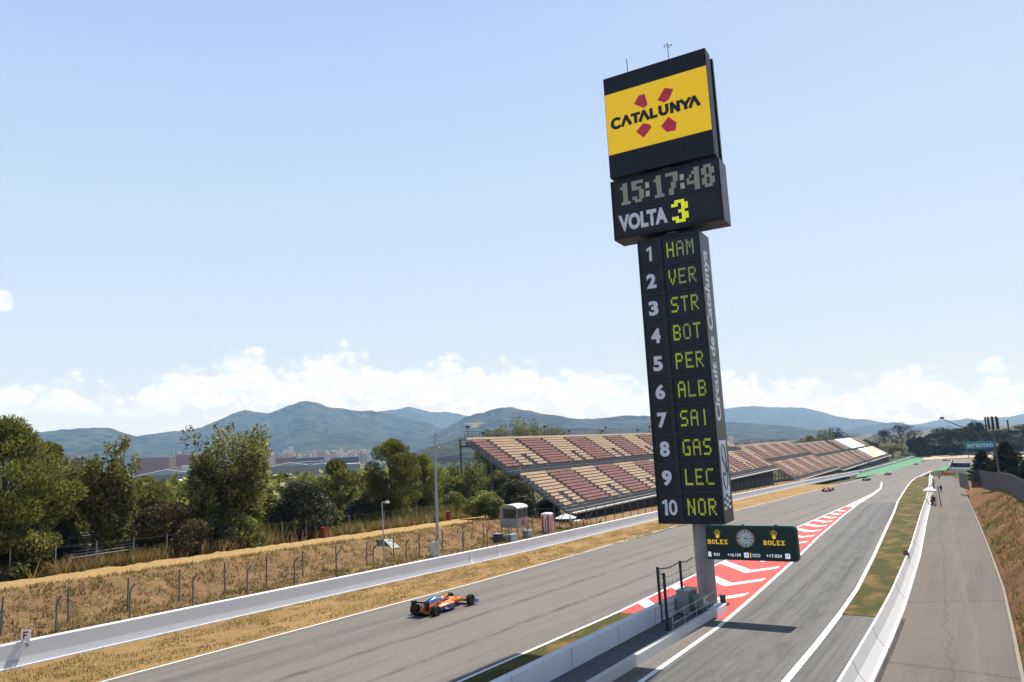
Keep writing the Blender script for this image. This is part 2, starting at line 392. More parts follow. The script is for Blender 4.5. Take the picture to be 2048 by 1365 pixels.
def _hill(dark, light, clear):
    def fn(t, v, p):
        a = t.noise(v, .0035, 6, .65); b = t.m('ADD', t.m('MULTIPLY', t.noise(v, .014, 5, .8), .6), t.m('MULTIPLY', t.noise(v, .0045, 5, .7), .4)); d = t.noise(v, .0013, 5, .6)
        c = t.mix(t.rng(b, .44, .56), dark, light)
        c = t.mix(t.m('MULTIPLY', t.rng(a, .60, .68), t.rng(d, .5, .6)), c, clear)
        bumpn(t, p, b, 1.0, 60); return c
    return fn
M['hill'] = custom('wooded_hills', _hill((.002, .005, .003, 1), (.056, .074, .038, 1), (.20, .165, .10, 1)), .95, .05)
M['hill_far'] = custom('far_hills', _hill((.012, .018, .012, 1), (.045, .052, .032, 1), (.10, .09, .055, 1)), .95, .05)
def _conc(base, stain_c):
    def fn(t, v, p):
        a = t.noise(v, .7, 6, .65); dr = t.noise(scaled(t, v, 2.5, 2.5, .25), 2.0, 5, .7); f = t.noise(v, 16, 3, .6)
        c = t.mix(t.rng(a, .3, .7, 0, .35), base, tuple(x*.82 for x in base[:3])+(1,))
        c = t.mix(t.rng(dr, .58, .78, 0, .45), c, stain_c)
        bumpn(t, p, f, .12, .01); return c
    return fn
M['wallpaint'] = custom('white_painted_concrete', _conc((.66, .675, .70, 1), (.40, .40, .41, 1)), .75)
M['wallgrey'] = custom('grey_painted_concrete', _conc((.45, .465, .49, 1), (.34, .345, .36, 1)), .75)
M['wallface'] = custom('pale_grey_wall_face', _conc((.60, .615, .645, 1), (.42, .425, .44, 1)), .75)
M['barrier'] = custom('white_barrier_concrete', _conc((.52, .52, .515, 1), (.40, .385, .36, 1)), .8)
M['kerbstone'] = mat('kerb_concrete', (.20, .175, .14), .9, var=.25, vscale=4)
M['galv'] = mat('galvanised_steel', (.33, .35, .36), .5, .5, var=.15, vscale=6)
M['darkpost'] = mat('grey_weathered_post', (.11, .115, .115), .7, .2, var=.25, vscale=5)
M['blacksteel'] = mat('dark_painted_steel', (.022, .025, .032), .55, .2)
M['wire'] = mat('fence_wire', (.06, .06, .06), .6, .5)
# ---------------------------------------------------------------- the lie of the land
WALL = [(-43.45, -40), (-43.4, 33), (-43.35, 66), (-45.0, 110), (-46.8, 157), (-47.9, 232)]           # (x, y) foot of the long concrete wall
for q in ((1720, 947), (1760, 936), (1800, 924), (1836, 913)):
    p_ = on_ground(*q); WALL.append((p_[0], p_[1]))
XWALL = lambda y: np.interp(y, [p[1] for p in WALL], [p[0] for p in WALL])
KERB = [(0.1, -40), (.05, 30), (-.15, 46), (-.38, 60), (-1.3, 86), (-2.85, 124), (-4.42, 159), (-6.22, 202), (-9.8, 262), (-11.5, 290)]
XK = lambda y: np.interp(y, [p[1] for p in KERB], [p[0] for p in KERB])
BARR = [(-5.05, -40), (-5.1, 30), (-5.2, 42), (-5.36, 51), (-6.2, 75), (-8.05, 113.5), (-9.4, 144), (-11.2, 180), (-13.5, 223), (-15.9, 262), (-17.4, 292)]
XB = lambda y: np.interp(y, [p[1] for p in BARR], [p[0] for p in BARR])
RLINE = [(-8.36, -40), (-8.38, 33), (-8.44, 41), (-8.6, 49), (-8.87, 57), (-9.87, 73.7), (-11.8, 103), (-13.3, 126), (-15.4, 155), (-18.3, 205), (-20.8, 253), (-21.6, 279), (-22.0, 330), (-22.0, 377)]
XR = lambda y: np.interp(y, [p[1] for p in RLINE], [p[0] for p in RLINE])
TLINE = [(-36.5, -40), (-36.5, 20), (-36.5, 50), (-37.1, 70), (-38.3, 100), (-38.45, 130), (-38.4, 210), (-38.1, 300), (-38.0, 390)]
XT = lambda y: np.interp(y, [p[1] for p in TLINE], [p[0] for p in TLINE])
ZL = [(-21.05, -40), (-21.0, 27), (-20.85, 43), (-21.3, 58), (-21.8, 80), (-22.1, 102), (-22.35, 140), (-22.7, 160), (-23.1, 183), (-24.6, 210), (-28.6, 248.5)]
XZL = lambda y: np.interp(y, [p[1] for p in ZL], [p[0] for p in ZL])
ZR = [(-13.75, -40), (-13.8, 30), (-13.98, 42), (-14.55, 51), (-15.75, 68), (-16.35, 76), (-17.5, 90), (-18.7, 107.6), (-19.7, 122), (-20.5, 137), (-21.4, 156), (-22.2, 178), (-23.7, 205), (-28.25, 248.5)]
XZR = lambda y: np.interp(y, [p[1] for p in ZR], [p[0] for p in ZR])

def T(X, Y):
    X = np.asarray(X, float); Y = np.asarray(Y, float); b = G(np.maximum(Y, -60))
    dl = XWALL(np.clip(Y, -40, 500)) - X
    hA = np.interp(dl, [0, .1, 2.6, 3.2, 6.6, 8.6, 13.5, 16.5, 22, 32, 60], [-.15, 1.12, 1.22, 1.2, 2.85, 2.98, 2.75, 2.0, .9, -.3, -2])
    hB = np.interp(dl, [0, .1, 9, 20, 60], [-.15, .75, .35, -.6, -2])
    w_ = sstep(76, 96, Y); left = hA*(1-w_) + hB*w_
    z = np.where(dl > 0, b + left, b - .15)
    far = sstep(40, 420, dl); z = z*(1-far) + (-24.5 + 4*vnoise(X/700., Y/700., 3))*far
    dr = X - XK(np.clip(Y, -40, 290)); fade = 1 - .55*sstep(135, 200, Y)
    hr = np.interp(dr, [0, .3, 1, 4, 6, 9, 40], [-.15, .1, .55, 3.0, 3.5, 3.7, 4.2])
    z = np.where((dr > 0) & (Y < 330), b + hr*fade*(1-.8*sstep(250, 330, Y)), z)
    z = z + 9*sstep(720, 1300, Y)*sstep(150, -100, dl)
    return z
def tz(x, y): return float(T(np.array([x]), np.array([y]))[0])

def sheet(name, xs, ys, zf, m):
    X, Y = np.meshgrid(xs, ys, indexing='ij'); Z = zf(X, Y); n, k = X.shape
    V = np.stack([X, Y, Z], -1).reshape(-1, 3); I = np.arange(n*k).reshape(n, k)
    F = np.stack([I[:-1, :-1], I[1:, :-1], I[1:, 1:], I[:-1, 1:]], -1).reshape(-1, 4)
    return link(name, raw_mesh(name, V, F, m, smooth=True))
xs = np.concatenate([-np.geomspace(14500, 75, 60), np.arange(-73, 16, 1.5), np.geomspace(17, 3500, 30)])
ys = np.concatenate([np.arange(-250, -10, 30), np.arange(-10, 130, 3), np.geomspace(132, 15500, 90)])
# sunk a little under the finer sheets laid over it near the circuit
def zg(X, Y):
    z = T(X, Y); near = (X > XWALL(np.clip(Y, -40, 500))-30) & (X < 18) & (Y < 330) & (Y > -40)
    dl = XWALL(np.clip(Y, -40, 500)) - X
    return z - np.where(near, .35, 0) - np.where((np.abs(dl) < 2.4) & (Y < 420), 1.3, 0)
structure(sheet('ground', xs, ys, zg, M['field']))

def ribbon(name, fl, fr, ys, dz, m, cols=1, zf=None, rough=0):
    V, F = [], []; k = cols+1
    for y in ys:
        a, b = float(fl(y)), float(fr(y))
        for c in range(k):
            x = a + (b-a)*c/cols; V.append((x, y, (g(y) if zf is None else tz(x, y)) + dz))
    for i in range(len(ys)-1):
        for c in range(cols): F.append((i*k+c, i*k+c+1, (i+1)*k+c+1, (i+1)*k+c))
    return link(name, raw_mesh(name, V, F, m, smooth=True))
def yr(a, b, st): return list(np.arange(a, b, st)) + [b]
YS = yr(-40, 330, 4)
pit_y = yr(-40, 300, 4)
structure(ribbon('race_track', lambda y: XT(y)-.05, lambda y: XR(y)+1.5, yr(-40, 400, 4), 0.0, M['track'], 4))
structure(ribbon('pit_exit_road', XZR, lambda y: XB(y)+.2 if y < 49 else XR(y), yr(-40, 49, 2)+yr(49.05, 150, 3), .004, M['pit_asphalt'], 3))
structure(ribbon('service_road', lambda y: XB(y)-.2, lambda y: XK(y)+.05, yr(-40, 290, 4), .004, M['road'], 2))
# turn one: asphalt that bends away to the right, then the run-off beyond
def poly(name, px, dz, m, sub=0):
    pts = [on_ground(*q) for q in px]; V = [(p[0], p[1], g(p[1])+dz) for p in pts]
    mb = MB().add(V, [tuple(range(len(V)))]); return mb.build(name, m)
structure(poly('turn_asphalt', [(1782, 943.5), (1810, 934), (1840, 925), (1866, 920.5), (1900, 918), (2000, 915), (2100, 914), (2100, 924), (1990, 924.5), (1930, 926), (1900, 930), (1880, 936), (1866, 942)], .006, M['track']))
structure(poly('gravel_trap', [(1843, 912.5), (1900, 909.5), (1960, 908), (2060, 907), (2060, 914), (1960, 915), (1900, 917), (1846, 921)], .004, M['gravel']))
structure(poly('green_runoff', [(1711, 956.5), (1760, 948.5), (1800, 938), (1840, 925.2), (1848, 920), (1842, 913), (1836, 914), (1800, 925), (1760, 937), (1716, 949)], .012, M['green_paint']))
structure(poly('green_apron', [(1866, 942), (1880, 936), (1893, 931.5), (1897, 938), (1890, 941)], .016, M['green_paint']))
# grass verges
structure(ribbon('dry_verge', lambda y: XWALL(y)+.1, lambda y: XT(y)-.03, yr(-40, 236, 3), .02, M['dry'], 6))
structure(ribbon('pit_wall_verge', lambda y: XZL(y)+.1, lambda y: -17.5, yr(-40, 43.4, 2), .02, M['olive'], 4))
structure(ribbon('grass_strip', lambda y: XR(y)+.12, lambda y: XB(y)-.5, yr(47.9, 292, 3), .03, M['olive'], 4))
def bank(name, x0, x1, y0, y1, st, m, amp, dz=0.0):
    xs_ = np.arange(x0, x1+st/2, st); ys_ = np.arange(y0, y1+st/2, st)
    return sheet(name, xs_, ys_, lambda X, Y: T(X, Y) + dz + amp*(vnoise(X*1.1, Y*1.1, 4)-.5)*sstep(.2, 1.5, XWALL(Y)-X), m)
def bank2(name, d1, y0, y1, st, m, amp, dz):
    dl = np.concatenate([[.12, .3], np.arange(.6, d1, st)]); ys_ = np.arange(y0, y1+st/2, st); D_, Y_ = np.meshgrid(dl, ys_, indexing='ij'); X_ = XWALL(Y_)-D_
    Z_ = T(X_, Y_)+dz+amp*(vnoise(X_*1.1, Y_*1.1, 4)-.5)*sstep(.2, 1.5, D_); n_, k_ = X_.shape; I = np.arange(n_*k_).reshape(n_, k_)
    return link(name, raw_mesh(name, np.stack([X_, Y_, Z_], -1).reshape(-1, 3), np.stack([I[:-1, :-1], I[1:, :-1], I[1:, 1:], I[:-1, 1:]], -1).reshape(-1, 4), m, smooth=True))
structure(bank2('grass_bank', 18.6, -14, 100, .4, M['brush'], .35, .04))
structure(bank2('stand_apron', 14, 99, 330, 2, M['brush'], .2, .05))
def rb(X, Y): return T(X, Y) + .30*(vnoise(X*1.3, Y*1.0, 4)-.5)*sstep(.15, 1.2, X-XK(Y))
V, F = [], []; dd = [.0, .12, .3, .6, 1, 1.5, 2, 2.6, 3.2, 4, 5, 6.5, 9, 14]; yy = yr(-10, 262, 1.2)
for y in yy:
    k_ = float(XK(y))
    for d_ in dd: V.append((k_+.14+d_, y, float(rb(np.array(k_+.14+d_), np.array(y)))+.12*(d_ > .0)))
n = len(dd)
for i in range(len(yy)-1):
    for c in range(n-1): F.append((i*n+c, i*n+c+1, (i+1)*n+c+1, (i+1)*n+c))
def _rbank(t, v, p):
    big = t.noise(v, .35, 5, .6); mid = t.noise(v, 2.5, 5, .7); fine = t.noise(v, 12, 4, .75)
    c = t.mix(t.rng(big, .40, .62), (.33, .165, .07, 1), (.19, .10, .05, 1))
    c = t.mix(t.rng(t.noise(v, .22, 3), .56, .64, 0, .8), c, (.085, .105, .03, 1))
    c = t.mix(t.rng(mid, .5, .7, 0, .6), c, (.09, .052, .028, 1)); c = t.mix(t.rng(fine, .35, .65, .5, 0), c, (.05, .03, .02, 1))
    bumpn(t, p, t.m('ADD', fine, mid), 1, .15); return c
M['rbank'] = custom('brown_bank_scrub', _rbank, .95, .1)
structure(link('road_bank', raw_mesh('road_bank', V, F, M['rbank'], smooth=True)))

# painted lines
def line(name, fx, w_, y0, y1, dz=.010, st=2):
    return ribbon(name, lambda y: fx(y)-w_/2, lambda y: fx(y)+w_/2, yr(y0, y1, st), dz, M['white_paint'])
structure(line('track_edge_line', XT, .20, -40, 390))
structure(line('track_inner_line', XZL, .20, -40, 139.5, .012))
structure(line('pit_exit_line', XZR, .24, -40, 139.5, .012))
structure(line('pit_lane_edge_line', XR, .30, -40, 377))
structure(ribbon('painted_tip', XZL, XZR, yr(139.5, 248.5, 3), .012, M['white_paint']))
structure(ribbon('red_runoff', lambda y: XZL(y)+.1, lambda y: min(float(XZR(y))-.1, -17.6 if y < 46.0 else 0), yr(43.4, 46, .65)+yr(46.02, 139.5, 2.5), .007, M['red_paint'], 2))
structure(link('red_runoff', raw_mesh('red_runoff', [(-14.92, 44.0, g(44)+.0075), (XZR(44)-.1, 44.0, g(44)+.0075), (XZR(46)-.1, 46, g(46)+.0075), (-14.92, 46, g(46)+.0075)], [(0, 1, 2, 3)], M['red_paint'])))
chev = MB()
def chevron(ya, x_lim=None, wid=.72):
    # arms rise from the apex (nearest to the camera) to both edges of the painted island
    cx = (XZL(ya)*.42 + XZR(ya)*.58)
    for side in (-1, 1):
        e = (lambda y: float(XZL(y))+.15) if side < 0 else (lambda y: float(XZR(y))-.6)
        slope = 1.35 if side < 0 else 1.55
        L = abs(e(ya)-cx)*slope
        pts = []
        for t_ in np.linspace(0, 1, 7):
            x = cx + (e(ya+L*t_)-cx)*t_; pts.append((x, ya + L*t_))
        for (xa, y0), (xb, y1) in zip(pts[:-1], pts[1:]):
            if y0 < 45.9 and max(xa, xb) > -17.7 and min(xa, xb) < -14.9: continue
            z = .0145 + (.001 if side < 0 else 0)
            hw = wid*(1.0 if side < 0 else .85)
            chev.quad((xa, y0-hw, g(y0-hw)+z), (xb, y1-hw, g(y1-hw)+z), (xb, y1+hw, g(y1+hw)+z), (xa, y0+hw, g(y0+hw)+z))
for ya in np.arange(42.2, 134, 6.75): chevron(float(ya), wid=.62+.004*float(ya))
structure(chev.build('chevron_markings', M['white_paint']))

# far hills: each range is a strip of terrain with spurs and valleys rising to the ridge seen in the photograph
def hills(name, ridge, D, front, m, base=-26, back=900, na=420, nr=46, seed=0, rough=.75):
    aa = [pix_azel(*q) for q in ridge]; ra, rt = [a[0] for a in aa], [a[1] for a in aa]
    A = np.linspace(ra[0], ra[-1], na); rr = np.concatenate([np.linspace(D-front, D, nr), np.linspace(D+40, D+back, 8)])
    Am, Rm = np.meshgrid(A, rr, indexing='ij'); X, Y = Rm*np.sin(Am), Rm*np.cos(Am)
    Hr = HC + np.interp(Am, ra, rt)*D - base
    t_ = (Rm-(D-front))/front; sp = vnoise(Am*D/520+seed*9, Rm/1900+seed, 5); sp2 = vnoise(X/260+seed, Y/260, 4)
    up = np.clip(t_, 0, 1)
    prof = up**1.15*(1 - .95*rough*(1-up)**.7*np.clip(2.6*(sp-.28), 0, 1.2)) * (1 + .35*(sp2-.5)*(1-up)**.5)
    Z = base + Hr*np.where(t_ <= 1, prof, 1 - .5*(t_-1)*front/back)
    Z = Z + 16*(vnoise(X/60., Y/60., 4)-.5)*up
    V = np.stack([X, Y, Z], -1).reshape(-1, 3); n_, k_ = X.shape; I = np.arange(n_*k_).reshape(n_, k_)
    F = np.stack([I[:-1, :-1], I[1:, :-1], I[1:, 1:], I[:-1, 1:]], -1).reshape(-1, 4)
    return structure(link(name, raw_mesh(name, V, F, m, smooth=True)))
hills('hills', [(-420, 884), (-300, 880), (-150, 872), (-60, 866), (0, 864), (25, 862), (70, 866), (110, 862), (150, 857), (195, 855), (225, 858), (255, 868), (278, 874), (310, 878), (360, 886), (460, 905), (600, 918)], 5600, 2200, M['hill'], seed=2)
hills('hills', [(120, 915), (200, 895), (262, 877), (280, 872), (310, 868), (335, 863), (370, 863), (400, 856), (430, 844), (455, 832), (475, 824), (492, 821), (515, 824), (540, 827), (560, 819), (580, 811), (600, 804), (616, 802), (635, 806), (655, 814), (690, 818), (720, 822), (750, 823), (780, 828), (820, 838), (860, 848), (900, 860), (940, 880), (980, 905)], 6400, 2900, M['hill'], seed=5)
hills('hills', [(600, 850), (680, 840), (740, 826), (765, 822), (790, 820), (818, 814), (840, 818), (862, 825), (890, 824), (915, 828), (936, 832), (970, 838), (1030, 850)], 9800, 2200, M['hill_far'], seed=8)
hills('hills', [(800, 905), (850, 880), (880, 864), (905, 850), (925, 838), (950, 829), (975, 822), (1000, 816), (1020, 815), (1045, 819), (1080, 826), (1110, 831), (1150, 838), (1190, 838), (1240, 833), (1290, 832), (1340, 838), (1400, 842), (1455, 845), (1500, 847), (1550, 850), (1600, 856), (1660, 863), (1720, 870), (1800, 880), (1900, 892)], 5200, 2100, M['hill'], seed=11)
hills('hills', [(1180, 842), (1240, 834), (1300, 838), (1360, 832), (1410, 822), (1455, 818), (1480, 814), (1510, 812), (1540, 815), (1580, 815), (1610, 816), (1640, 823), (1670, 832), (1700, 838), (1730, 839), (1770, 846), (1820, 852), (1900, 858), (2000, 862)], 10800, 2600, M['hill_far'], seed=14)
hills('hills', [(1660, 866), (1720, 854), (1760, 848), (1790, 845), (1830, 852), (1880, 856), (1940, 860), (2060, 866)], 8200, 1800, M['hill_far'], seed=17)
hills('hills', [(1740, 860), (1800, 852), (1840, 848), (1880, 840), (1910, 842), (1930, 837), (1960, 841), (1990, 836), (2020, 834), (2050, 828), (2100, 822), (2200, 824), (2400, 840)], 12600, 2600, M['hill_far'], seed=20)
hills('hills', [(740, 935), (800, 918), (830, 907), (860, 894), (890, 884), (920, 876), (940, 874), (970, 876), (1010, 882), (1080, 892), (1180, 905)], 1900, 600, M['hill'], base=-30, back=400, na=140, nr=30, seed=23)

# long concrete wall beside the main straight
def wall_profile(name, path, prof, mats, mi, parent=None, base_z=None):
    rings = []
    for i, (x, y) in enumerate(path):
        a = path[max(i-1, 0)]; b = path[min(i+1, len(path)-1)]
        tx, ty = b[0]-a[0], b[1]-a[1]; L = math.hypot(tx, ty); nx, ny = ty/L, -tx/L
        z0 = g(y) if base_z is None else base_z
        rings.append([(x+nx*o, y+ny*o, z0+h) for o, h in prof])
    mb = MB(); n_ = len(prof)
    for r_ in range(len(rings)-1):
        for k in range(n_-1):
            mb.add([rings[r_][k], rings[r_+1][k], rings[r_+1][k+1], rings[r_][k+1]], [(0, 1, 2, 3)], mi[k])
    for e in (0, -1): mb.add(rings[e], [tuple(range(n_))], 0)
    return mb.build(name, mats, parent)
def path_of(fx, y0, y1, st): return [(float(fx(y)), float(y)) for y in yr(y0, y1, st)]
lw = thing('concrete_wall', 'long pale grey concrete wall with a white top edge between the far dry verge and the straight', 'wall', (0, 0, 0))
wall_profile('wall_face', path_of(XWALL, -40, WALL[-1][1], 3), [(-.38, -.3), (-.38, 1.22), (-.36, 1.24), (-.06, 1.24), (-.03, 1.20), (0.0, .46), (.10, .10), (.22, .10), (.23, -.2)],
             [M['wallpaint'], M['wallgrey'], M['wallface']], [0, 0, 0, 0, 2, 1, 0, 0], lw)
for (px_, w_) in ((943, .22), (998, .16)):
    y_ = at_x(px_, 1100, -43.3)[1]
    wall_profile('joint_strip', path_of(lambda y: XWALL(y)+.012, y_-w_, y_+w_, w_), [(-.2, .9), (-.2, 1.255), (-.05, 1.255), (-.02, 1.2), (.012, .46), (.11, .115), (.11, 0)], M['wallpaint'], [0]*6, lw)

# haze: one even volume round the whole place
hz = MB().box((-5500, 7600, 395), (19400, 16400, 870)).build('haze', None)
hz['kind'] = 'stuff'
hm = bpy.data.materials.new('haze_air'); hm.use_nodes = True; t = NT(hm.node_tree)
pvn = t.n('ShaderNodeVolumePrincipled'); ho = t.n('ShaderNodeOutputMaterial'); t.put(ho.inputs['Volume'], pvn.outputs[0])
pvn.inputs['Color'].default_value = (.36, .60, 1.0, 1); pvn.inputs['Absorption Color'].default_value = (1, 1, 1, 1); pvn.inputs['Density'].default_value = 7.8e-5; pvn.inputs['Anisotropy'].default_value = .0
hz.data.materials.clear(); hz.data.materials.append(hm)
# ---------------------------------------------------------------- lettering
def text2d(body, off=0.0):
    cu = bpy.data.curves.new('lettering', 'FONT'); cu.body = body; cu.size = 1; cu.offset = off; cu.resolution_u = 3
    o = bpy.data.objects.new('lettering', cu); C.objects.link(o)
    dg = bpy.context.evaluated_depsgraph_get(); me = bpy.data.meshes.new_from_object(o.evaluated_get(dg))
    vs = np.array([v.co[:2] for v in me.vertices]); fs = [tuple(p.vertices) for p in me.polygons]
    bpy.data.objects.remove(o); bpy.data.curves.remove(cu); bpy.data.meshes.remove(me)
    return vs, fs
def put_text(mb, body, fn, u0, v0, w_, h_, m=0, off=0.0, shear=0.0):
    """fit the text into the box u0, v0, w_, h_ of the plane fn(u, v)"""
    vs, fs = text2d(body, off); mn, mx = vs.min(0), vs.max(0); q = (vs-mn)/(mx-mn)
    mb.add([fn(u0+(a+shear*b)*w_, v0+b*h_) for a, b in q], fs, m)
FONT57 = {'A': '01110 10001 10001 11111 10001 10001 10001', 'B': '11110 10001 10001 11110 10001 10001 11110', 'C': '01111 10000 10000 10000 10000 10000 01111',
 'E': '11111 10000 10000 11110 10000 10000 11111', 'G': '01111 10000 10000 10011 10001 10001 01111', 'H': '10001 10001 10001 11111 10001 10001 10001',
 'I': '00100 00100 00100 00100 00100 00100 00100', 'L': '10000 10000 10000 10000 10000 10000 11111', 'M': '10001 11011 10101 10101 10001 10001 10001',
 'N': '10001 11001 11001 10101 10011 10011 10001', 'O': '01110 10001 10001 10001 10001 10001 01110', 'P': '11110 10001 10001 11110 10000 10000 10000',
 'R': '11110 10001 10001 11110 10100 10010 10001', 'S': '01111 10000 10000 01110 00001 00001 11110', 'T': '11111 00100 00100 00100 00100 00100 00100',
 'V': '10001 10001 10001 10001 01010 01010 00100', '1': '00110 01110 00110 00110 00110 00110 01111', '5': '11111 11000 11110 00011 00011 11011 01110',
 '7': '11111 00011 00011 00110 00110 01100 01100', '4': '00011 00111 01011 10011 11111 00011 00011', '8': '01110 11011 11011 01110 11011 11011 01110',
 '3': '01110 11011 00011 00110 00011 11011 01110', ':': '000 110 110 000 110 110 000'}
def led(mb, ch, fn, u0, v0, w_, h_, m=0, sub=2, fill=.74):
    rows = FONT57[ch].split(); nr, nc = len(rows), len(rows[0]); cw, chh = w_/nc, h_/nr
    for r_, row in enumerate(rows):
        for c, b in enumerate(row):
            if b != '1': continue
            for i in range(sub):
                for j in range(sub):
                    uu = u0+(c+(i+.5)/sub)*cw; vv = v0+h_-(r_+(j+.5)/sub)*chh; a, e = cw/sub*fill/2, chh/sub*fill/2
                    mb.add([fn(uu-a, vv-e), fn(uu+a, vv-e), fn(uu+a, vv+e), fn(uu-a, vv+e)], [(0, 1, 2, 3)], m)
# ---------------------------------------------------------------- scoring tower
M['casing'] = mat('tower_casing', (.009, .011, .016), .5, .1, spec=.3, var=.2, vscale=2)
M['casing_side'] = mat('tower_side_cladding', (.060, .066, .072), .45, .35, var=.12, vscale=.8)
M['panel'] = custom('display_panel_glass', lambda t, v, p: t.mix(t.rng(t.noise(v, .9, 4), .4, .7), (.003, .004, .009, 1), (.008, .011, .024, 1)), .42, .35)
M['scuff'] = mat('dusty_frame', (.018, .021, .032), .65, var=.45, vscale=3)
M['numeral'] = mat('white_numerals', (.66, .69, .76), .6, var=.06)
M['led_on'] = mat('yellow_green_lamps', (.30, .36, .02), .5, emit=(.62, .72, .03), estr=.27)
M['led_mid'] = mat('yellow_lamps_fading', (.30, .35, .06), .5, emit=(.52, .60, .08), estr=.23)
M['led_dim'] = mat('pale_lamps', (.30, .33, .14), .5, emit=(.46, .52, .18), estr=.18)
M['led_clock'] = mat('cream_clock_lamps', (.36, .36, .28), .5, emit=(.44, .44, .33), estr=.16)
M['led_lap'] = mat('bright_yellow_lamps', (.4, .46, .02), .5, emit=(.68, .74, .02), estr=.60)
M['screen_yellow'] = custom('yellow_led_screen', lambda t, v, p: (.50, .33, .02, 1), .5)
_sp = [n_ for n_ in M['screen_yellow'].node_tree.nodes if n_.type == 'BSDF_PRINCIPLED'][0]; _sp.inputs['Emission Color'].default_value = (.80, .50, .012, 1); _sp.inputs['Emission Strength'].default_value = .33
M['screen_red'] = mat('red_screen_marks', (.16, .012, .02), .5, emit=(.30, .012, .035), estr=.42)
M['screen_black'] = mat('black_screen_text', (.006, .007, .012), .5)
M['concrete_pole'] = mat('grey_steel_pillar', (.27, .265, .26), .6, .2, var=.12, vscale=1.5)
P0 = np.array([-16.74, 47.41, -1.06])
e_, n_ = np.array([math.cos(R(3)), math.sin(R(3)), 0]), np.array([-math.sin(R(3)), math.cos(R(3)), 0])
def on_plane(px, py, off):
    d = pix_dir(px, py); o = np.array([0, 0, HC]); t_ = (n_ @ (P0-o) + off)/(n_ @ d); q = o + t_*d - P0; return q @ e_, q[2]
tw = thing('scoring_tower', 'tall black scoring tower with a yellow screen on top and ten rows of lit names', 'tower', P0, R(3.0))
F_ = -0.90
plane = lambda y: (lambda u, v: (u, y, v))
# pillar
mb = MB().lathe([(.60, -.3), (.60, 5.25)], (.36, .15, 0), 28)
for z in (1.2, 2.9, 4.4): mb.lathe([(.604, z), (.612, z+.012), (.612, z+.03), (.604, z+.042)], (.36, .15, 0), 28)
mb.lathe([(.95, -.3), (.95, .06), (.62, .07)], (.36, .15, 0), 28)
mb.build('pillar', M['concrete_pole'], tw, smooth=False)
mb = MB().lathe([(.5, 24.3), (.5, 29.5)], (.1, .1, 0), 20); mb.build('neck', M['concrete_pole'], tw)
# lower display: ten rows
def openbox(x0, x1, y0, y1, z0, z1, rim, dep):
    """casing with a shallow recessed front"""
    b = MB(); b.box(((x0+x1)/2, (y0+dep+y1)/2, (z0+z1)/2), (x1-x0, y1-y0-dep, z1-z0), m=0)
    for (a, b2, c, d) in ((x0, x1, z0, z0+rim), (x0, x1, z1-rim, z1), (x0, x0+rim, z0+rim, z1-rim), (x1-rim, x1, z0+rim, z1-rim)):
        b.box(((a+b2)/2, y0+dep/2-.001, (c+d)/2), (b2-a, dep, d-c), m=0)
    return b
cb = openbox(-2.2, 2.15, F_, 1.6, 5.1, 24.4, .10, .10)
cb.build('display_casing', M['casing'], tw)
sd_ = MB().quad((2.153, F_+.02, 5.14), (2.153, 1.58, 5.14), (2.153, 1.58, 24.36), (2.153, F_+.02, 24.36))
for z in (9.2, 14.0, 18.8): sd_.box((2.157, .35, z), (.006, 2.46, .03))
sd_.build('side_cladding', M['casing_side'], tw)
bars = MB()
for k in range(11): bars.box((-.02, F_+.05, 5.2+1.91*k), (4.15, .07, .15))
bars.box((-.62, F_+.047, 14.75), (.26, .076, 19.0)); bars.build('row_frame', M['scuff'], tw)
NAMES = ['HAM', 'VER', 'STR', 'BOT', 'PER', 'ALB', 'SAI', 'GAS', 'LEC', 'NOR']
BR = ['ndd', 'ndd', 'nmm', 'ndm', 'nmm', 'ndm', 'nmn', 'nmn', 'nmm', 'nnn']
for k, nm in enumerate(NAMES):
    z0 = 24.30 - 1.91*(k+1); zc = z0 + .955
    a = MB().box((-1.43, F_+.075, zc), (1.34, .04, 1.70)).build('number_panel', M['panel'], tw)
    tb = MB(); s_ = str(k+1); ww = {'1': .50, '10': 1.06}.get(s_, .68)
    u0_ = -1.40-ww/2
    if s_[0] == '1':
        for q in ([(.16, 0), (.36, 0), (.36, 1.0), (.20, 1.0)], [(0, .70), (.17, .76), (.22, 1.0), (.0, .86)]): tb.add([(u0_+.06+a, F_+.045-.001*(b < .8), zc-.51+b*1.02) for a, b in q], [(0, 1, 2, 3)])
        if s_ == '10': put_text(tb, '0', plane(F_+.045), u0_+.50, zc-.52, .58, 1.02, off=.022)
    else: put_text(tb, s_, plane(F_+.045), u0_, zc-.52, ww, 1.02, off=.045)
    tb.build('number_lettering', M['numeral'], a)
    b = MB().box((.82, F_+.075, zc), (2.44, .04, 1.70)).build('name_panel', M['panel'], tw)
    for i, ch in enumerate(nm):
        lb = MB(); led(lb, ch, plane(F_+.045), -.16+.68*i, zc-.50, .50, 1.06); lb.build('lamp_letter', M[{'n': 'led_on', 'm': 'led_mid', 'd': 'led_dim'}[BR[k][i]]], b)
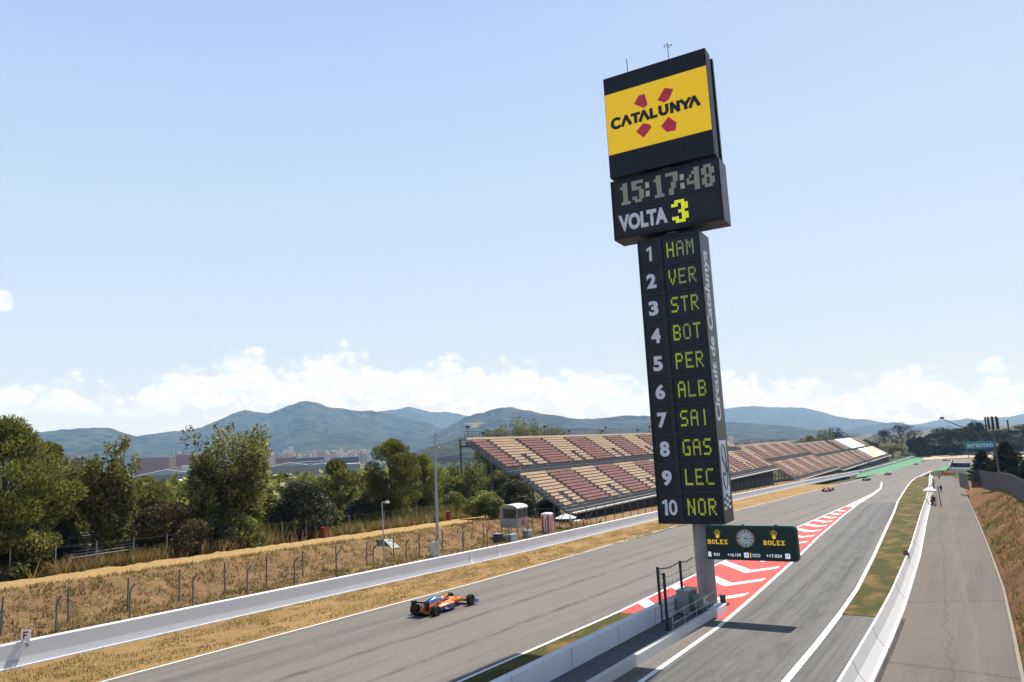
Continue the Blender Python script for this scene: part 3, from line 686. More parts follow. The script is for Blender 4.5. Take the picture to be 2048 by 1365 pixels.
# lettering and circuit emblem on the side
sl = MB(); side = lambda u, v: (2.162, -.78+2.1*(1-v), u)     # u runs up the tower, v across with letter tops to the front
M['side_white'] = mat('white_side_lettering', (.62, .66, .70), .6)
put_text(sl, 'Circuit de Catalunya', side, 11.6, .16, 11.6, .78, off=.035, shear=.0)
sl.build('side_lettering', M['side_white'], tw)
em = MB(); em.add([side(6.9, .1), side(10.35, .1), side(10.35, .92), side(6.9, .92)], [(0, 1, 2, 3)])
for i in range(5):
    for j in range(3):
        if (i+j) % 2 == 0: em.add([side(5.95+.19*i, .1+.273*j), side(6.14+.19*i, .1+.273*j), side(6.14+.19*i, .373+.273*j), side(5.95+.19*i, .373+.273*j)], [(0, 1, 2, 3)])
eo = em.build('circuit_emblem', M['side_white'], tw)
tr = MB(); pts = [(9.9, .35), (10.1, .55), (9.9, .75), (9.2, .72), (8.8, .5), (8.4, .35), (8.1, .5), (8.3, .7), (7.9, .8), (7.4, .7), (7.2, .5), (7.5, .3), (8.2, .22), (9.2, .28), (9.9, .35)]
tr.tube([(2.17, side(a, b)[1], a) for a, b in pts], .045, 4); tr.build('track_outline', M['screen_black'], eo)
# clock box
openbox(-3.86, 3.9, F_, 1.0, 24.75, 29.1, .10, .08).build('clock_casing', M['casing'], tw)
MB().quad((3.903, F_+.02, 24.8), (3.903, .98, 24.8), (3.903, .98, 29.05), (3.903, F_+.02, 29.05)).build('clock_side', M['casing_side'], tw)
ck = MB().box((.02, F_+.06, 28.0), (7.5, .04, 1.95)).build('clock_panel', M['panel'], tw)
x = -3.32
for ch in '15:17:48':
    lb = MB()
    if ch == ':': led(lb, ch, plane(F_+.03), x-.02, 27.25, .42, 1.45, 0, 2, .9); x += .44
    else: led(lb, ch, plane(F_+.03), x, 27.2, .86, 1.58, 0, 3, .72); x += 1.02
    lb.build('clock_digit', M['led_clock'], ck)
lp = MB().box((.02, F_+.06, 25.92), (7.5, .04, 1.95)).build('lap_panel', M['panel'], tw)
tb = MB(); put_text(tb, 'VOLTA', plane(F_+.03), -3.45, 25.3, 3.55, 1.2, off=.05); tb.build('word_lettering', M['numeral'], lp)
lb = MB(); led(lb, '3', plane(F_+.03), .42, 25.15, 1.15, 1.6, 0, 3, .8); lb.build('lap_lettering', M['led_lap'], lp)
MB().box((.02, F_+.05, 26.93), (7.56, .09, .13)).box((2.1, F_+.055, 25.95), (.07, .07, 1.8)).box((.2, F_+.055, 25.95), (.07, .07, 1.8)).build('clock_frame', M['scuff'], tw)
# top screen
b = MB(); b.box((-.085, -.30, 33.2), (7.53, 1.18, 7.62), m=0); b.box((-.05, .56, 33.1), (7.30, .52, 7.30), m=1); b.box((-.02, .95, 33.2), (7.5, .3, 7.6), m=0)
b.build('screen_casing', [M['casing'], M['casing_side']], tw)
ys_ = MB().quad((-3.82, F_-.003, 31.1), (3.65, F_-.003, 31.1), (3.65, F_-.003, 35.72), (-3.82, F_-.003, 35.72)).build('yellow_screen', M['screen_yellow'], tw)
zt = lambda px, py: (-3.82+7.47*px, 31.1+4.62*py)
ZP = lambda x, y: on_plane(1180+x/3.103, 60+y/3.103, -.9)
RED = [[(272,460),(303,408),(340,398),(358,465),(333,487)], [(418,438),(462,361),(518,367),(490,432),(462,452)], [(286,633),(330,580),(374,588),(382,607),(333,670)], [(441,600),(486,540),(538,575),(532,624),(476,636)]]
RED_ = [[(.28, .80), (.39, .985), (.44, .95), (.435, .68), (.385, .635)], [(.52, .72), (.60, .99), (.70, .93), (.645, .645), (.58, .615)],
       [(.27, .22), (.345, .405), (.425, .335), (.415, .22), (.345, .07)], [(.53, .215), (.605, .405), (.685, .255), (.665, .125), (.575, .085)]]
for pg in RED:
    rm = MB(); rm.add([(ZP(a, b)[0], F_-.008, ZP(a, b)[1]) for a, b in pg], [tuple(range(len(pg)))])
    rm.build('red_mark', M['screen_red'], ys_)
wm = MB(); pl = plane(F_-.012); u = -3.40
def stroke(mb, pts, w_, zoff=0):
    for (a, b), (c, d) in zip(pts[:-1], pts[1:]):
        L = math.hypot(c-a, d-b); nx, ny = -(d-b)/L*w_/2, (c-a)/L*w_/2; ex, ey = (c-a)/L*w_*.32, (d-b)/L*w_*.32
        zoff += .0006
        mb.add([(p, F_-.012-zoff, q) for p, q in ((a-ex+nx, b-ey+ny), (a-ex-nx, b-ey-ny), (c+ex-nx, d+ey-ny), (c+ex+nx, d+ey+ny))], [(0, 1, 2, 3)])
    return zoff
zz = 32.93; H_ = .90; zo = 0; SWD = .262
def lam(x): return [(x+.02, zz+.08), (x+.34, zz+H_-.05), (x+.66, zz+.08)]
arc = [(u+.36+.36*math.cos(R(a)), zz+H_/2+.40*math.sin(R(a))) for a in range(50, 311, 20)]
zo = stroke(wm, arc, SWD, zo); x = u+.78
for ch in 'ATALUNYA':
    if ch == 'A': zo = stroke(wm, lam(x), SWD, zo); x += .74
    elif ch == 'T': zo = stroke(wm, [(x+.06, zz+H_-.11), (x+.64, zz+H_-.11)], SWD, zo); zo = stroke(wm, [(x+.35, zz+.08), (x+.35, zz+H_-.1)], SWD, zo); x += .66
    elif ch == 'L': zo = stroke(wm, [(x+.17, zz+H_-.06), (x+.17, zz+.12), (x+.56, zz+.12)], SWD, zo); x += .70
    elif ch == 'U': zo = stroke(wm, [(x+.16, zz+H_-.06), (x+.16, zz+.34), (x+.26, zz+.16), (x+.42, zz+.11), (x+.58, zz+.16), (x+.68, zz+.34), (x+.68, zz+H_-.06)], SWD, zo); x += .88
    elif ch == 'N': zo = stroke(wm, [(x+.15, zz+.07), (x+.15, zz+H_-.06), (x+.64, zz+.07), (x+.64, zz+H_-.06)], SWD, zo); x += .82
    elif ch == 'Y': zo = stroke(wm, [(x+.04, zz+H_-.06), (x+.36, zz+.42), (x+.68, zz+H_-.06)], SWD, zo); zo = stroke(wm, [(x+.36, zz+.07), (x+.36, zz+.44)], SWD, zo); x += .66
ua, ub, va = ZP(140, 600)[0], ZP(682, 440)[0], ZP(175, 610)[1]; sc = (ub-ua)/(x-u); vs_ = .77/H_
wm.v = [(ua+(a-u)*sc, b, va+(c-zz)*vs_) for a, b, c in wm.v]
wm.build('screen_lettering', M['screen_black'], ys_)
MB().bar((-2.23, 0, 36.9), (-2.25, 0, 38.55), .028).build('antenna', M['blacksteel'], tw)
a = MB().bar((.88, 0, 36.9), (.89, 0, 38.75), .026)
a.tube([(.89+.27*math.cos(q), .27*math.sin(q), 38.52) for q in np.linspace(0, 2*math.pi, 13)], .022, 4)
a.bar((.62, 0, 38.52), (1.16, 0, 38.52), .018); a.build('antenna', M['blacksteel'], tw)
for z in (24.58, 29.26): MB().box((-.1, .2, z), (3.2, 1.2, .12)).build('bracket_plate', M['casing'], tw)

# ---------------------------------------------------------------- green clock board carried in front of the pillar
M['board_green'] = mat('dark_green_board', (.004, .055, .042), .35, .1, spec=.5)
M['board_face'] = mat('green_black_screen', (.003, .020, .016), .45)
M['gold'] = mat('gold_lettering', (.50, .32, .03), .5, emit=(.75, .50, .03), estr=.45)
M['dial'] = mat('pale_clock_dial', (.55, .55, .56), .5); M['rim'] = mat('copper_clock_rim', (.24, .14, .085), .4, .4)
M['scr_white'] = mat('white_screen_text', (.5, .52, .58), .5, emit=(.75, .78, .9), estr=.40)
M['scr_amber'] = mat('amber_screen_bar', (.5, .3, .02), .5, emit=(.85, .45, .02), estr=.4)
OFF = -2.4
bx0, bz1 = on_plane(1411, 1051, OFF); bx1, bz0 = on_plane(1600, 1125, OFF)
bx0 -= .04; BW, BH = bx1-bx0, bz1-bz0
bd = thing('clock_board', 'dark green board with a round clock and two gold crowns beside the tower pillar', 'sign', P0, R(3.0))
def rrect(x0, x1, z0, z1, r_, right_only=True, k=6):
    pts = []
    for cx, cz, a0 in ((x1-r_, z0+r_, -90), (x1-r_, z1-r_, 0)): pts += [(cx+r_*math.cos(R(a0+90*i/k)), cz+r_*math.sin(R(a0+90*i/k))) for i in range(k+1)]
    return pts + [(x0, z1), (x0, z0)]
fn = lambda u, v, d: (u, d, v)
MB().prism(rrect(bx0, bx1, bz0, bz1, .24), fn, OFF, OFF+.42).build('board_casing', M['board_green'], bd)
MB().add([(u, OFF-.006, v) for u, v in rrect(bx0+.05, bx1-.10, bz0+.06, bz1-.08, .2)], [tuple(range(16))]).build('board_screen', M['board_face'], bd)
bp = lambda a, b, d=.012: (bx0+BW*a, OFF-d, bz0+BH*b)
for cx in (.135, .755):
    crown = MB()
    for i, (dx_, hh) in enumerate(((-.030, .80), (-.016, .845), (0, .86), (.016, .845), (.030, .80))):
        crown.add([bp(cx+dx_*.4-.0045, .655), bp(cx+dx_*.4+.0045, .655), bp(cx+dx_, hh)], [(0, 1, 2)])
        crown.add([bp(cx+dx_+.0042*math.cos(q), hh+.014*math.sin(q), .014) for q in np.linspace(0, 6.283, 9)[:-1]], [tuple(range(8))])
    crown.add([bp(cx-.017, .665, .016), bp(cx-.015, .635, .016), bp(cx+.015, .635, .016), bp(cx+.017, .665, .016)], [(0, 1, 2, 3)])
    crown.build('gold_crown', M['gold'], bd)
    tb = MB(); x0 = cx-.118; lw_ = .047; pf = lambda a, b: bp(a, b, .012)
    def rect(a0, b0, a1, b1, d=.012): tb.add([bp(a0, b0, d), bp(a1, b0, d), bp(a1, b1, d), bp(a0, b1, d)], [(0, 1, 2, 3)])
    def slant(a0, b0, a1, b1, w_, d): tb.add([bp(a0, b0, d), bp(a0+w_, b0, d), bp(a1+w_, b1, d), bp(a1, b1, d)], [(0, 1, 2, 3)])
    y0, y1 = .455, .585; st = .0085
    for i, ch in enumerate('ROLEX'):
        a = x0 + i*lw_
        if ch == 'O':
            ring = [(a+.020+.021*math.cos(q), .52+.066*math.sin(q)) for q in np.linspace(0, 6.283, 17)]; inn = [(a+.020+.0105*math.cos(q), .52+.05*math.sin(q)) for q in np.linspace(0, 6.283, 17)]
            for j in range(16): tb.add([bp(*ring[j]), bp(*ring[j+1]), bp(*inn[j+1]), bp(*inn[j])], [(0, 1, 2, 3)])
        elif ch == 'X':
            slant(a+.002, y1, a+.028, y0, st, .012); slant(a+.030, y1, a+.002, y0, .006, .013)
            for q in (a-.001, a+.024): rect(q, y0, q+.018, y0+.014, .014); rect(q, y1-.014, q+.018, y1, .014)
        else:
            rect(a+.004, y0, a+.004+st, y1); rect(a-.001, y0, a+.02, y0+.014, .013); rect(a-.001, y1-.014, a+.02, y1, .013)
            if ch == 'E':
                rect(a+.01, y0, a+.036, y0+.018, .014); rect(a+.01, y1-.018, a+.036, y1, .014); rect(a+.01, .512, a+.028, .528, .014); rect(a+.032, y0, a+.036, y0+.04, .015); rect(a+.032, y1-.04, a+.036, y1, .015)
            if ch == 'L': rect(a+.01, y0, a+.036, y0+.018, .014); rect(a+.031, y0, a+.036, y0+.045, .015)
            if ch == 'R':
                rect(a+.01, y1-.016, a+.03, y1, .014); rect(a+.01, .51, a+.03, .526, .014); rect(a+.027, .515, a+.036, y1-.005, .015); slant(a+.016, .515, a+.03, y0, .011, .016)
    tb.build('gold_lettering', M['gold'], bd)
cc = MB(); cx, cz = bx0+BW*.445, bz0+BH*.635; rr_ = BH*.245
cc.add([(cx+rr_*math.cos(q), OFF-.02, cz+rr_*math.sin(q)) for q in np.linspace(0, 6.283, 33)[:-1]], [tuple(range(32))])
co = cc.build('clock_dial', M['dial'], bd)
MB().tube([(cx+rr_*1.05*math.cos(q), OFF-.02, cz+rr_*1.05*math.sin(q)) for q in np.linspace(0, 2*math.pi, 33)], rr_*.09, 6).build('clock_rim', M['rim'], co)
mk = MB()
for k in range(12):
    q = k*math.pi/6; ca_, sa_ = math.cos(q), math.sin(q); a0, a1, w_ = rr_*.68, rr_*.9, rr_*(.05 if k % 3 else .08)
    mk.add([(cx+ca_*a0-sa_*w_, OFF-.024, cz+sa_*a0+ca_*w_), (cx+ca_*a0+sa_*w_, OFF-.024, cz+sa_*a0-ca_*w_), (cx+ca_*a1+sa_*w_, OFF-.024, cz+sa_*a1-ca_*w_), (cx+ca_*a1-sa_*w_, OFF-.024, cz+sa_*a1+ca_*w_)], [(0, 1, 2, 3)])
mk.build('hour_marking', M['casing'], co)
hd = MB()
for an, L, w_ in ((-8, .5, .07), (-16, .74, .045)):
    q = R(an); ca_, sa_ = math.cos(q), math.sin(q)
    hd.add([(cx-ca_*.15*rr_-sa_*w_*rr_, OFF-.028, cz-sa_*.15*rr_+ca_*w_*rr_), (cx-ca_*.15*rr_+sa_*w_*rr_, OFF-.028, cz-sa_*.15*rr_-ca_*w_*rr_), (cx+ca_*L*rr_, OFF-.028-.002*L, cz+sa_*L*rr_)], [(0, 1, 2)])
hd.build('clock_hands', M['screen_black'], co)
tk = MB(); tp = lambda a, b: bp(a, b, .012)
for x0, w_, s_ in ((.012, .035, '17'), (.415, .050, '18'), (.855, .050, '19')):
    tk.add([tp(x0, .085), tp(x0+w_, .085), tp(x0+w_, .225), tp(x0, .225)], [(0, 1, 2, 3)], 0); put_text(tk, s_, lambda a, b: bp(a, b, .016), x0+w_*.2, .11, w_*.6, .09, 1)
for s_, x0, w_ in (('RAI', .078, .062), ('+16.154', .232, .145), ('OCO', .505, .085), ('+17.024', .655, .165)):
    put_text(tk, s_, tp, x0, .108, w_, .09, 0, .01)
tk.add([tp(.480, .085), tp(.492, .085), tp(.492, .225), tp(.480, .225)], [(0, 1, 2, 3)], 2)
tk.build('timing_lettering', [M['scr_white'], M['screen_black'], M['scr_amber']], bd)
MB().box((bx0+.12, OFF+1.1, bz0+.45), (.14, 1.9, .14)).box((bx0+.12, OFF+1.1, bz1-.4), (.14, 1.9, .14)).build('support_arm', M['blacksteel'], bd)
mb = MB()
for a in (.18, .42, .78): mb.box((bx0+BW*a, OFF+.2, bz1+.03), (.18, .2, .06))
mb.build('lifting_lug', M['board_green'], bd)
# ---------------------------------------------------------------- trees
def leafmat(name, a, b, c, trans=.3, tip=None, spec=.25):
    m = bpy.data.materials.new(name); m.use_nodes = True; t = NT(m.node_tree)
    geo = t.n('ShaderNodeNewGeometry'); tcd = t.n('ShaderNodeTexCoord').outputs['Object']
    oi = t.n('ShaderNodeObjectInfo')
    col = t.ramp(geo.outputs['Random Per Island'], [(0, a), (.45, b), (.8, c), (1, tip or c)])
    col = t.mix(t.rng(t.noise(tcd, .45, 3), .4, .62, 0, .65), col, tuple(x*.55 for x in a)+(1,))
    hs = t.n('ShaderNodeHueSaturation'); t.put(hs.inputs['Color'], col); t.put(hs.inputs['Value'], t.rng(oi.outputs['Random'], 0, 1, .8, 1.18))
    t.put(hs.inputs['Hue'], t.rng(oi.outputs['Random'], 0, 1, .49, .51))
    p = t.n('ShaderNodeBsdfPrincipled'); t.put(p.inputs['Base Color'], hs.outputs[0]); p.inputs['Roughness'].default_value = .55; p.inputs['Specular IOR Level'].default_value = spec
    tr = t.n('ShaderNodeBsdfTranslucent'); t.put(tr.inputs[0], t.mix(.5, hs.outputs[0], (.12, .14, .02, 1)))
    mx = t.n('ShaderNodeMixShader'); mx.inputs[0].default_value = trans; t.put(mx.inputs[1], p.outputs[0]); t.put(mx.inputs[2], tr.outputs[0])
    o = t.n('ShaderNodeOutputMaterial'); t.put(o.inputs[0], mx.outputs[0]); return m
M['pine_leaf'] = leafmat('pine_needles', (.034, .046, .012), (.150, .155, .034), (.34, .31, .075), .5)
M['poplar_leaf'] = leafmat('poplar_leaves', (.036, .044, .012), (.165, .160, .036), (.38, .33, .09), .5, (.46, .37, .13))
M['oak_leaf'] = leafmat('dark_oak_leaves', (.012, .016, .009), (.036, .044, .020), (.085, .092, .05), .2, None, .2)
M['brown_leaf'] = leafmat('brown_sprays', (.050, .040, .018), (.10, .075, .032), (.17, .12, .05), .2, None, .1)
M['bright_leaf'] = leafmat('broad_green_leaves', (.046, .062, .012), (.18, .195, .036), (.38, .36, .08), .5)
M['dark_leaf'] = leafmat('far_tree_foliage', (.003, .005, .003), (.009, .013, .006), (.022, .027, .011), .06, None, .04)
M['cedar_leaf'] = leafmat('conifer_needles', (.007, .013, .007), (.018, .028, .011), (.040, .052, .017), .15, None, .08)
M['bark'] = mat('tree_bark', (.085, .062, .045), .95, var=.35, vscale=6, bump=.5)
def leaves(rng, cen, rad, n, size, kind='leaf', shell=.55):
    """n leaf faces through an ellipsoidal clump"""
    d = rng.normal(size=(n, 3)); d /= np.linalg.norm(d, axis=1)[:, None]
    r_ = rng.rand(n)**(1/3.*(1-shell)+.12)
    p = cen + d*r_[:, None]*np.asarray(rad)
    if kind == 'needle':
        t_ = d*.9 + rng.normal(size=(n, 3))*.45 + np.array([0, 0, .55]); t_ /= np.linalg.norm(t_, axis=1)[:, None]
        L = size*(.7+.7*rng.rand(n)); Wd = L*.30
    else:
        t_ = rng.normal(size=(n, 3)); t_ /= np.linalg.norm(t_, axis=1)[:, None]
        L = size*(.6+.8*rng.rand(n)); Wd = L*.62
    nn = d*.7 + rng.normal(size=(n, 3))*.6 + np.array([0, 0, .35])
    b = np.cross(nn, t_); b /= np.linalg.norm(b, axis=1)[:, None]+1e-9
    a = t_*L[:, None]*.5; b = b*Wd[:, None]*.5
    return np.stack([p-a, p+b-a*.1, p+a, p-b-a*.1], 1).reshape(-1, 3)
def crown_mesh(name, vs, m):
    V = np.concatenate(vs); F = np.arange(len(V)).reshape(-1, 4); return raw_mesh(name, V, F, m)
def tree_meshes(kind, seed, H, W, n=7000, leaf=.30, m='pine_leaf'):
    n = int(n*1.7)
    rng = np.random.RandomState(seed); vs = []; tb = MB(); r0 = max(.08, H*.017)
    def limb(p, q, ra, rb_, k=4):
        p, q = np.array(p, float), np.array(q, float); mid = [p+(q-p)*s_ + (rng.normal(size=3)*.035*np.linalg.norm(q-p) if 0 < s_ < 1 else 0) for s_ in np.linspace(0, 1, k)]
        tb.tube(mid, list(np.linspace(ra, rb_, k)), 6)
    clumps = []
    if kind == 'pine':
        top = H*.93; limb((0, 0, 0), (rng.normal()*.3, rng.normal()*.3, top*.85), r0*1.3, r0*.35, 7)
        k = 46
        for i in range(k):
            u = rng.rand(); z = H*(.24+.70*u**.85); prof = math.sin(min(1, (u*.92+.14))*math.pi)**.6
            a = rng.rand()*6.283; rr = W*.5*prof*(.35+.62*rng.rand()**.5)
            c = np.array([rr*math.cos(a), rr*math.sin(a), z]); clumps.append((c, np.array([.15, .15, .105])*W*(.7+.6*rng.rand())))
            if i % 2 == 0: limb((0, 0, z*.72), c, r0*.35, r0*.08, 3)
        clumps.append((np.array([0, 0, H*.94]), np.array([.10, .10, .06*H/W])*W))
    elif kind == 'poplar':
        nl = 15
        for i in range(nl):
            a = i*6.283/nl+rng.rand()*.6; reach = W*.5*(.30+.72*rng.rand()) if i else 0.0; hh = H*(.98-.42*rng.rand()*(.3+reach/W*1.6)) if i else H*.97
            base = np.array([0, 0, H*(.10+.2*rng.rand())]); tip = np.array([reach*math.cos(a)+.03*H, reach*math.sin(a), hh]); limb(base, tip, r0*.6, r0*.1, 5)
            for s_ in np.linspace(.16, 1.0, 9):
                c = base+(tip-base)*s_ + rng.normal(size=3)*.035*W; wd = W*.15*(1.15-s_*.62)*(.75+.5*rng.rand())
                clumps.append((c, np.array([wd, wd, wd*1.35])))
        limb((0, 0, 0), (0, 0, H*.6), r0, r0*.4, 5)
    elif kind == 'round':
        limb((0, 0, 0), (0, 0, H*.5), r0*1.2, r0*.5, 4)
        for i in range(34):
            d = rng.normal(size=3); d /= np.linalg.norm(d); d[2] = abs(d[2])*1.0-.35
            c = np.array([d[0]*W*.36, d[1]*W*.36, H*.43+d[2]*H*.70])*1.0; clumps.append((c, np.array([W*.15, W*.15, H*.125])*(.7+.6*rng.rand())))
            if i % 3 == 0: limb((0, 0, H*.25), c, r0*.4, r0*.1, 3)
    elif kind == 'umbrella':
        limb((0, 0, 0), (W*.04, 0, H*.78), r0*1.1, r0*.5, 6)
        for i in range(30):
            a = rng.rand()*6.283; rr = W*.46*rng.rand()**.5; c = np.array([rr*math.cos(a), rr*math.sin(a), H*(.86-.26*(rr/(W*.5))**2 + .06*rng.normal())])
            clumps.append((c, np.array([W*.13, W*.13, H*.065])*(.7+.6*rng.rand())))
            if i % 2 == 0: limb((W*.02, 0, H*.55), c, r0*.35, r0*.08, 3)
        for i in range(16):
            a = rng.rand()*6.283; rr = W*.3*rng.rand()**.5; clumps.append((np.array([rr*math.cos(a), rr*math.sin(a), H*(.15+.45*rng.rand())]), np.array([W*.13, W*.13, H*.10])))
    elif kind == 'conifer':
        limb((0, 0, 0), (0, 0, H*.96), r0*1.2, r0*.15, 7)
        for i in range(60):
            u = (i+.5)/60; z = H*(.06+.90*u); a = i*2.4+rng.rand()*.8; L = W*.5*(1-u)**.75*(.75+.4*rng.rand())+.02*W
            tip = np.array([L*math.cos(a), L*math.sin(a), z-.03*H]); limb((0, 0, z), tip, r0*.2, r0*.05, 3)
            for s_ in (.45, .85): clumps.append((np.array([0, 0, z])*(1-s_)+tip*s_, np.array([W*.085, W*.085, H*.028])*(1.25-.5*u)))
    vol = np.array([np.prod(c[1])**.75 for c in clumps]); vol /= vol.sum()
    for (c, r_), f in zip(clumps, vol):
        k = max(12, int(n*f)); vs.append(leaves(rng, c, r_, k, leaf, 'needle' if kind in ('pine', 'conifer', 'umbrella') else 'leaf'))
    return tb.mesh('trunk', M['bark']), crown_mesh('crown', vs, M[m])
_tm = {}
def tree(name, label, px, ytop, wpx, X=None, D=None, kind='pine', m='pine_leaf', n=7000, leaf=.30, seed=None, group='trees', cat='tree', proto=None, lean=0.0, base_z=None, rz=None):
    p = at_x(px, ytop, X) if X is not None else at_dist(px, ytop, D)
    z0 = (tz(p[0], p[1]) if base_z is None else base_z) - .1; H = p[2]-z0; dist = math.hypot(p[0], p[1]); W = wpx*dist/FPX
    key = proto or name+str(px)
    if key not in _tm: _tm[key] = (tree_meshes(kind, seed or int(px)+7, 10.0 if proto else H, (10.0*W/H) if proto else W, n, leaf*(10.0/H if proto else 1), m), W/H)
    (tm_, cm_), asp = _tm[key]
    o = thing(name, label, cat, (p[0], p[1], z0), (px*1.7) % 6.28 if rz is None else rz, group)
    if proto: sc_ = H/10.0; o.scale = (sc_*(W/H)/asp, sc_*(W/H)/asp, sc_)
    link('trunk', tm_, o); link('crown', cm_, o); o.rotation_euler.y = lean
    return o
NEAR = [
 (12, 838, 200, -62, 'pine', 'pine_leaf', 18000, .31, 'pine_tree', 'large olive-green pine cut by the photo edge, above the dry bank'),
 (95, 884, 175, -66, 'pine', 'pine_leaf', 16000, .31, 'pine_tree', 'olive-green pine beside the largest edge pine, its crown top level with the hills'),
 (165, 935, 120, -74, 'pine', 'bright_leaf', 7000, .38, 'broadleaf_tree', 'yellowish-green tree between the edge pines and the tall pale poplar'),
 (222, 876, 125, -62, 'poplar', 'poplar_leaf', 9000, .30, 'poplar_tree', 'upright pale poplar with a few orange leaves, its bare trunk over the slatted shelter'),
 (290, 952, 110, -78, 'pine', 'pine_leaf', 6000, .40, 'pine_tree', 'low dark pine behind the brown feathery shrub, before the long warehouses'),
 (335, 998, 150, -61, 'round', 'brown_leaf', 9000, .26, 'shrub', 'wide brownish feathery shrub between the slatted shelter and the dark poplar'),
 (400, 908, 90, -63, 'poplar', 'poplar_leaf', 6500, .32, 'poplar_tree', 'narrow poplar leaning on the flank of the tallest poplar'),
 (478, 856, 185, -62, 'poplar', 'poplar_leaf', 12000, .34, 'poplar_tree', 'tallest dark poplar with several pointed leaders, standing before the main mountain'),
 (606, 962, 125, -61, 'round', 'oak_leaf', 10000, .24, 'broadleaf_tree', 'round blackish bushy tree behind the first red barrel'),
 (672, 918, 105, -72, 'pine', 'pine_leaf', 6500, .40, 'pine_tree', 'thin loose pine between the blackish round tree and the dome-shaped pine'),
 (785, 877, 125, -64, 'pine', 'pine_leaf', 17000, .30, 'pine_tree', 'dome-shaped pine behind the short lamp post, tallest between lamp and poplars'),
 (846, 908, 85, -68, 'pine', 'bright_leaf', 7000, .36, 'pine_tree', 'lighter green pine between the dome-shaped pine and the tall steel mast'),
 (905, 922, 85, -76, 'poplar', 'bright_leaf', 6500, .32, 'broadleaf_tree', 'green tree right behind the tall steel mast, before the near grandstand'),
 (950, 925, 80, -84, 'poplar', 'bright_leaf', 6000, .34, 'broadleaf_tree', 'green tree under the raised end corner of the near grandstand'),
 (995, 940, 80, -82, 'round', 'pine_leaf', 5000, .36, 'broadleaf_tree', 'shaded tree beneath the upper tier of the near grandstand'),
 (968, 980, 88, -53, 'round', 'bright_leaf', 8000, .24, 'bush', 'round bright green bush on the dry bank next to the marshal hut'),
 (1030, 957, 80, -60, 'round', 'oak_leaf', 7000, .26, 'bush', 'dark round bush under the end of the lower seats, behind the marshal hut'),
 (1022, 826, 125, -90, 'round', 'bright_leaf', 9000, .42, 'poplar_tree', 'sunlit yellowish poplar rising behind the top rail of the near grandstand'),
 (1105, 842, 112, -94, 'round', 'bright_leaf', 6000, .40, 'broadleaf_tree', 'round tree behind the near grandstand rail, next to the sunlit poplar'),
 (1200, 861, 46, -100, 'round', 'pine_leaf', 4000, .42, 'broadleaf_tree', 'small dark tree top peeping over the near grandstand rail close to the tower'),
]
NEAR += [(1092, 1000, 70, -62, 'round', 'oak_leaf', 4200, .30, 'shrub', 'blackish shrub under the lower seats of the near grandstand, behind the toilet'), (1002, 962, 95, -76, 'round', 'oak_leaf', 5000, .32, 'shrub', 'blackish shrub in the shade beneath the open end of the upper seats')]
NEAR += [(px, yt, wp, X, 'round', m_, 4200, .30, 'shrub', lab) for px, yt, wp, X, m_, lab in (
 (30, 1045, 120, -60, 'pine_leaf', 'dark shrub under the largest edge pine, at the thin wire fence'), (105, 1035, 110, -63, 'oak_leaf', 'blackish shrub under the second edge pine, left of the slatted shelter'),
 (170, 1000, 120, -67, 'pine_leaf', 'tall shrub behind the slatted shelter and the pale poplar trunk'), (255, 1005, 90, -68, 'oak_leaf', 'dark shrub filling the gap between pale poplar and brown feathery shrub'),
 (412, 1035, 90, -60, 'oak_leaf', 'blackish shrub at the foot of the narrow leaning poplar'), (470, 1020, 110, -60, 'pine_leaf', 'leafy shrub at the foot of the tallest poplar'), (540, 990, 80, -64, 'bright_leaf', 'yellowish shrub between the tallest poplar and the blackish round tree'),
 (655, 1005, 80, -64, 'pine_leaf', 'shrub behind the first red drum, right of the blackish round tree'), (720, 1000, 80, -66, 'oak_leaf', 'dark shrub between the thin pine and the dome-shaped pine'), (790, 1005, 90, -66, 'pine_leaf', 'shrub under the dome-shaped pine, behind the reeds'),
 (850, 990, 80, -68, 'oak_leaf', 'dark shrub under the lighter pine, left of the tall mast'), (905, 985, 80, -72, 'pine_leaf', 'shrub right of the tall mast, before the open steel stand end'))]
for px, yt, wp, X, kd, m_, n_l, lf, nm, lab in NEAR:
    tree(nm, lab, px, yt, wp, X=X, kind=kd, m=m_, n=n_l, leaf=lf, group='trees behind the dry bank')
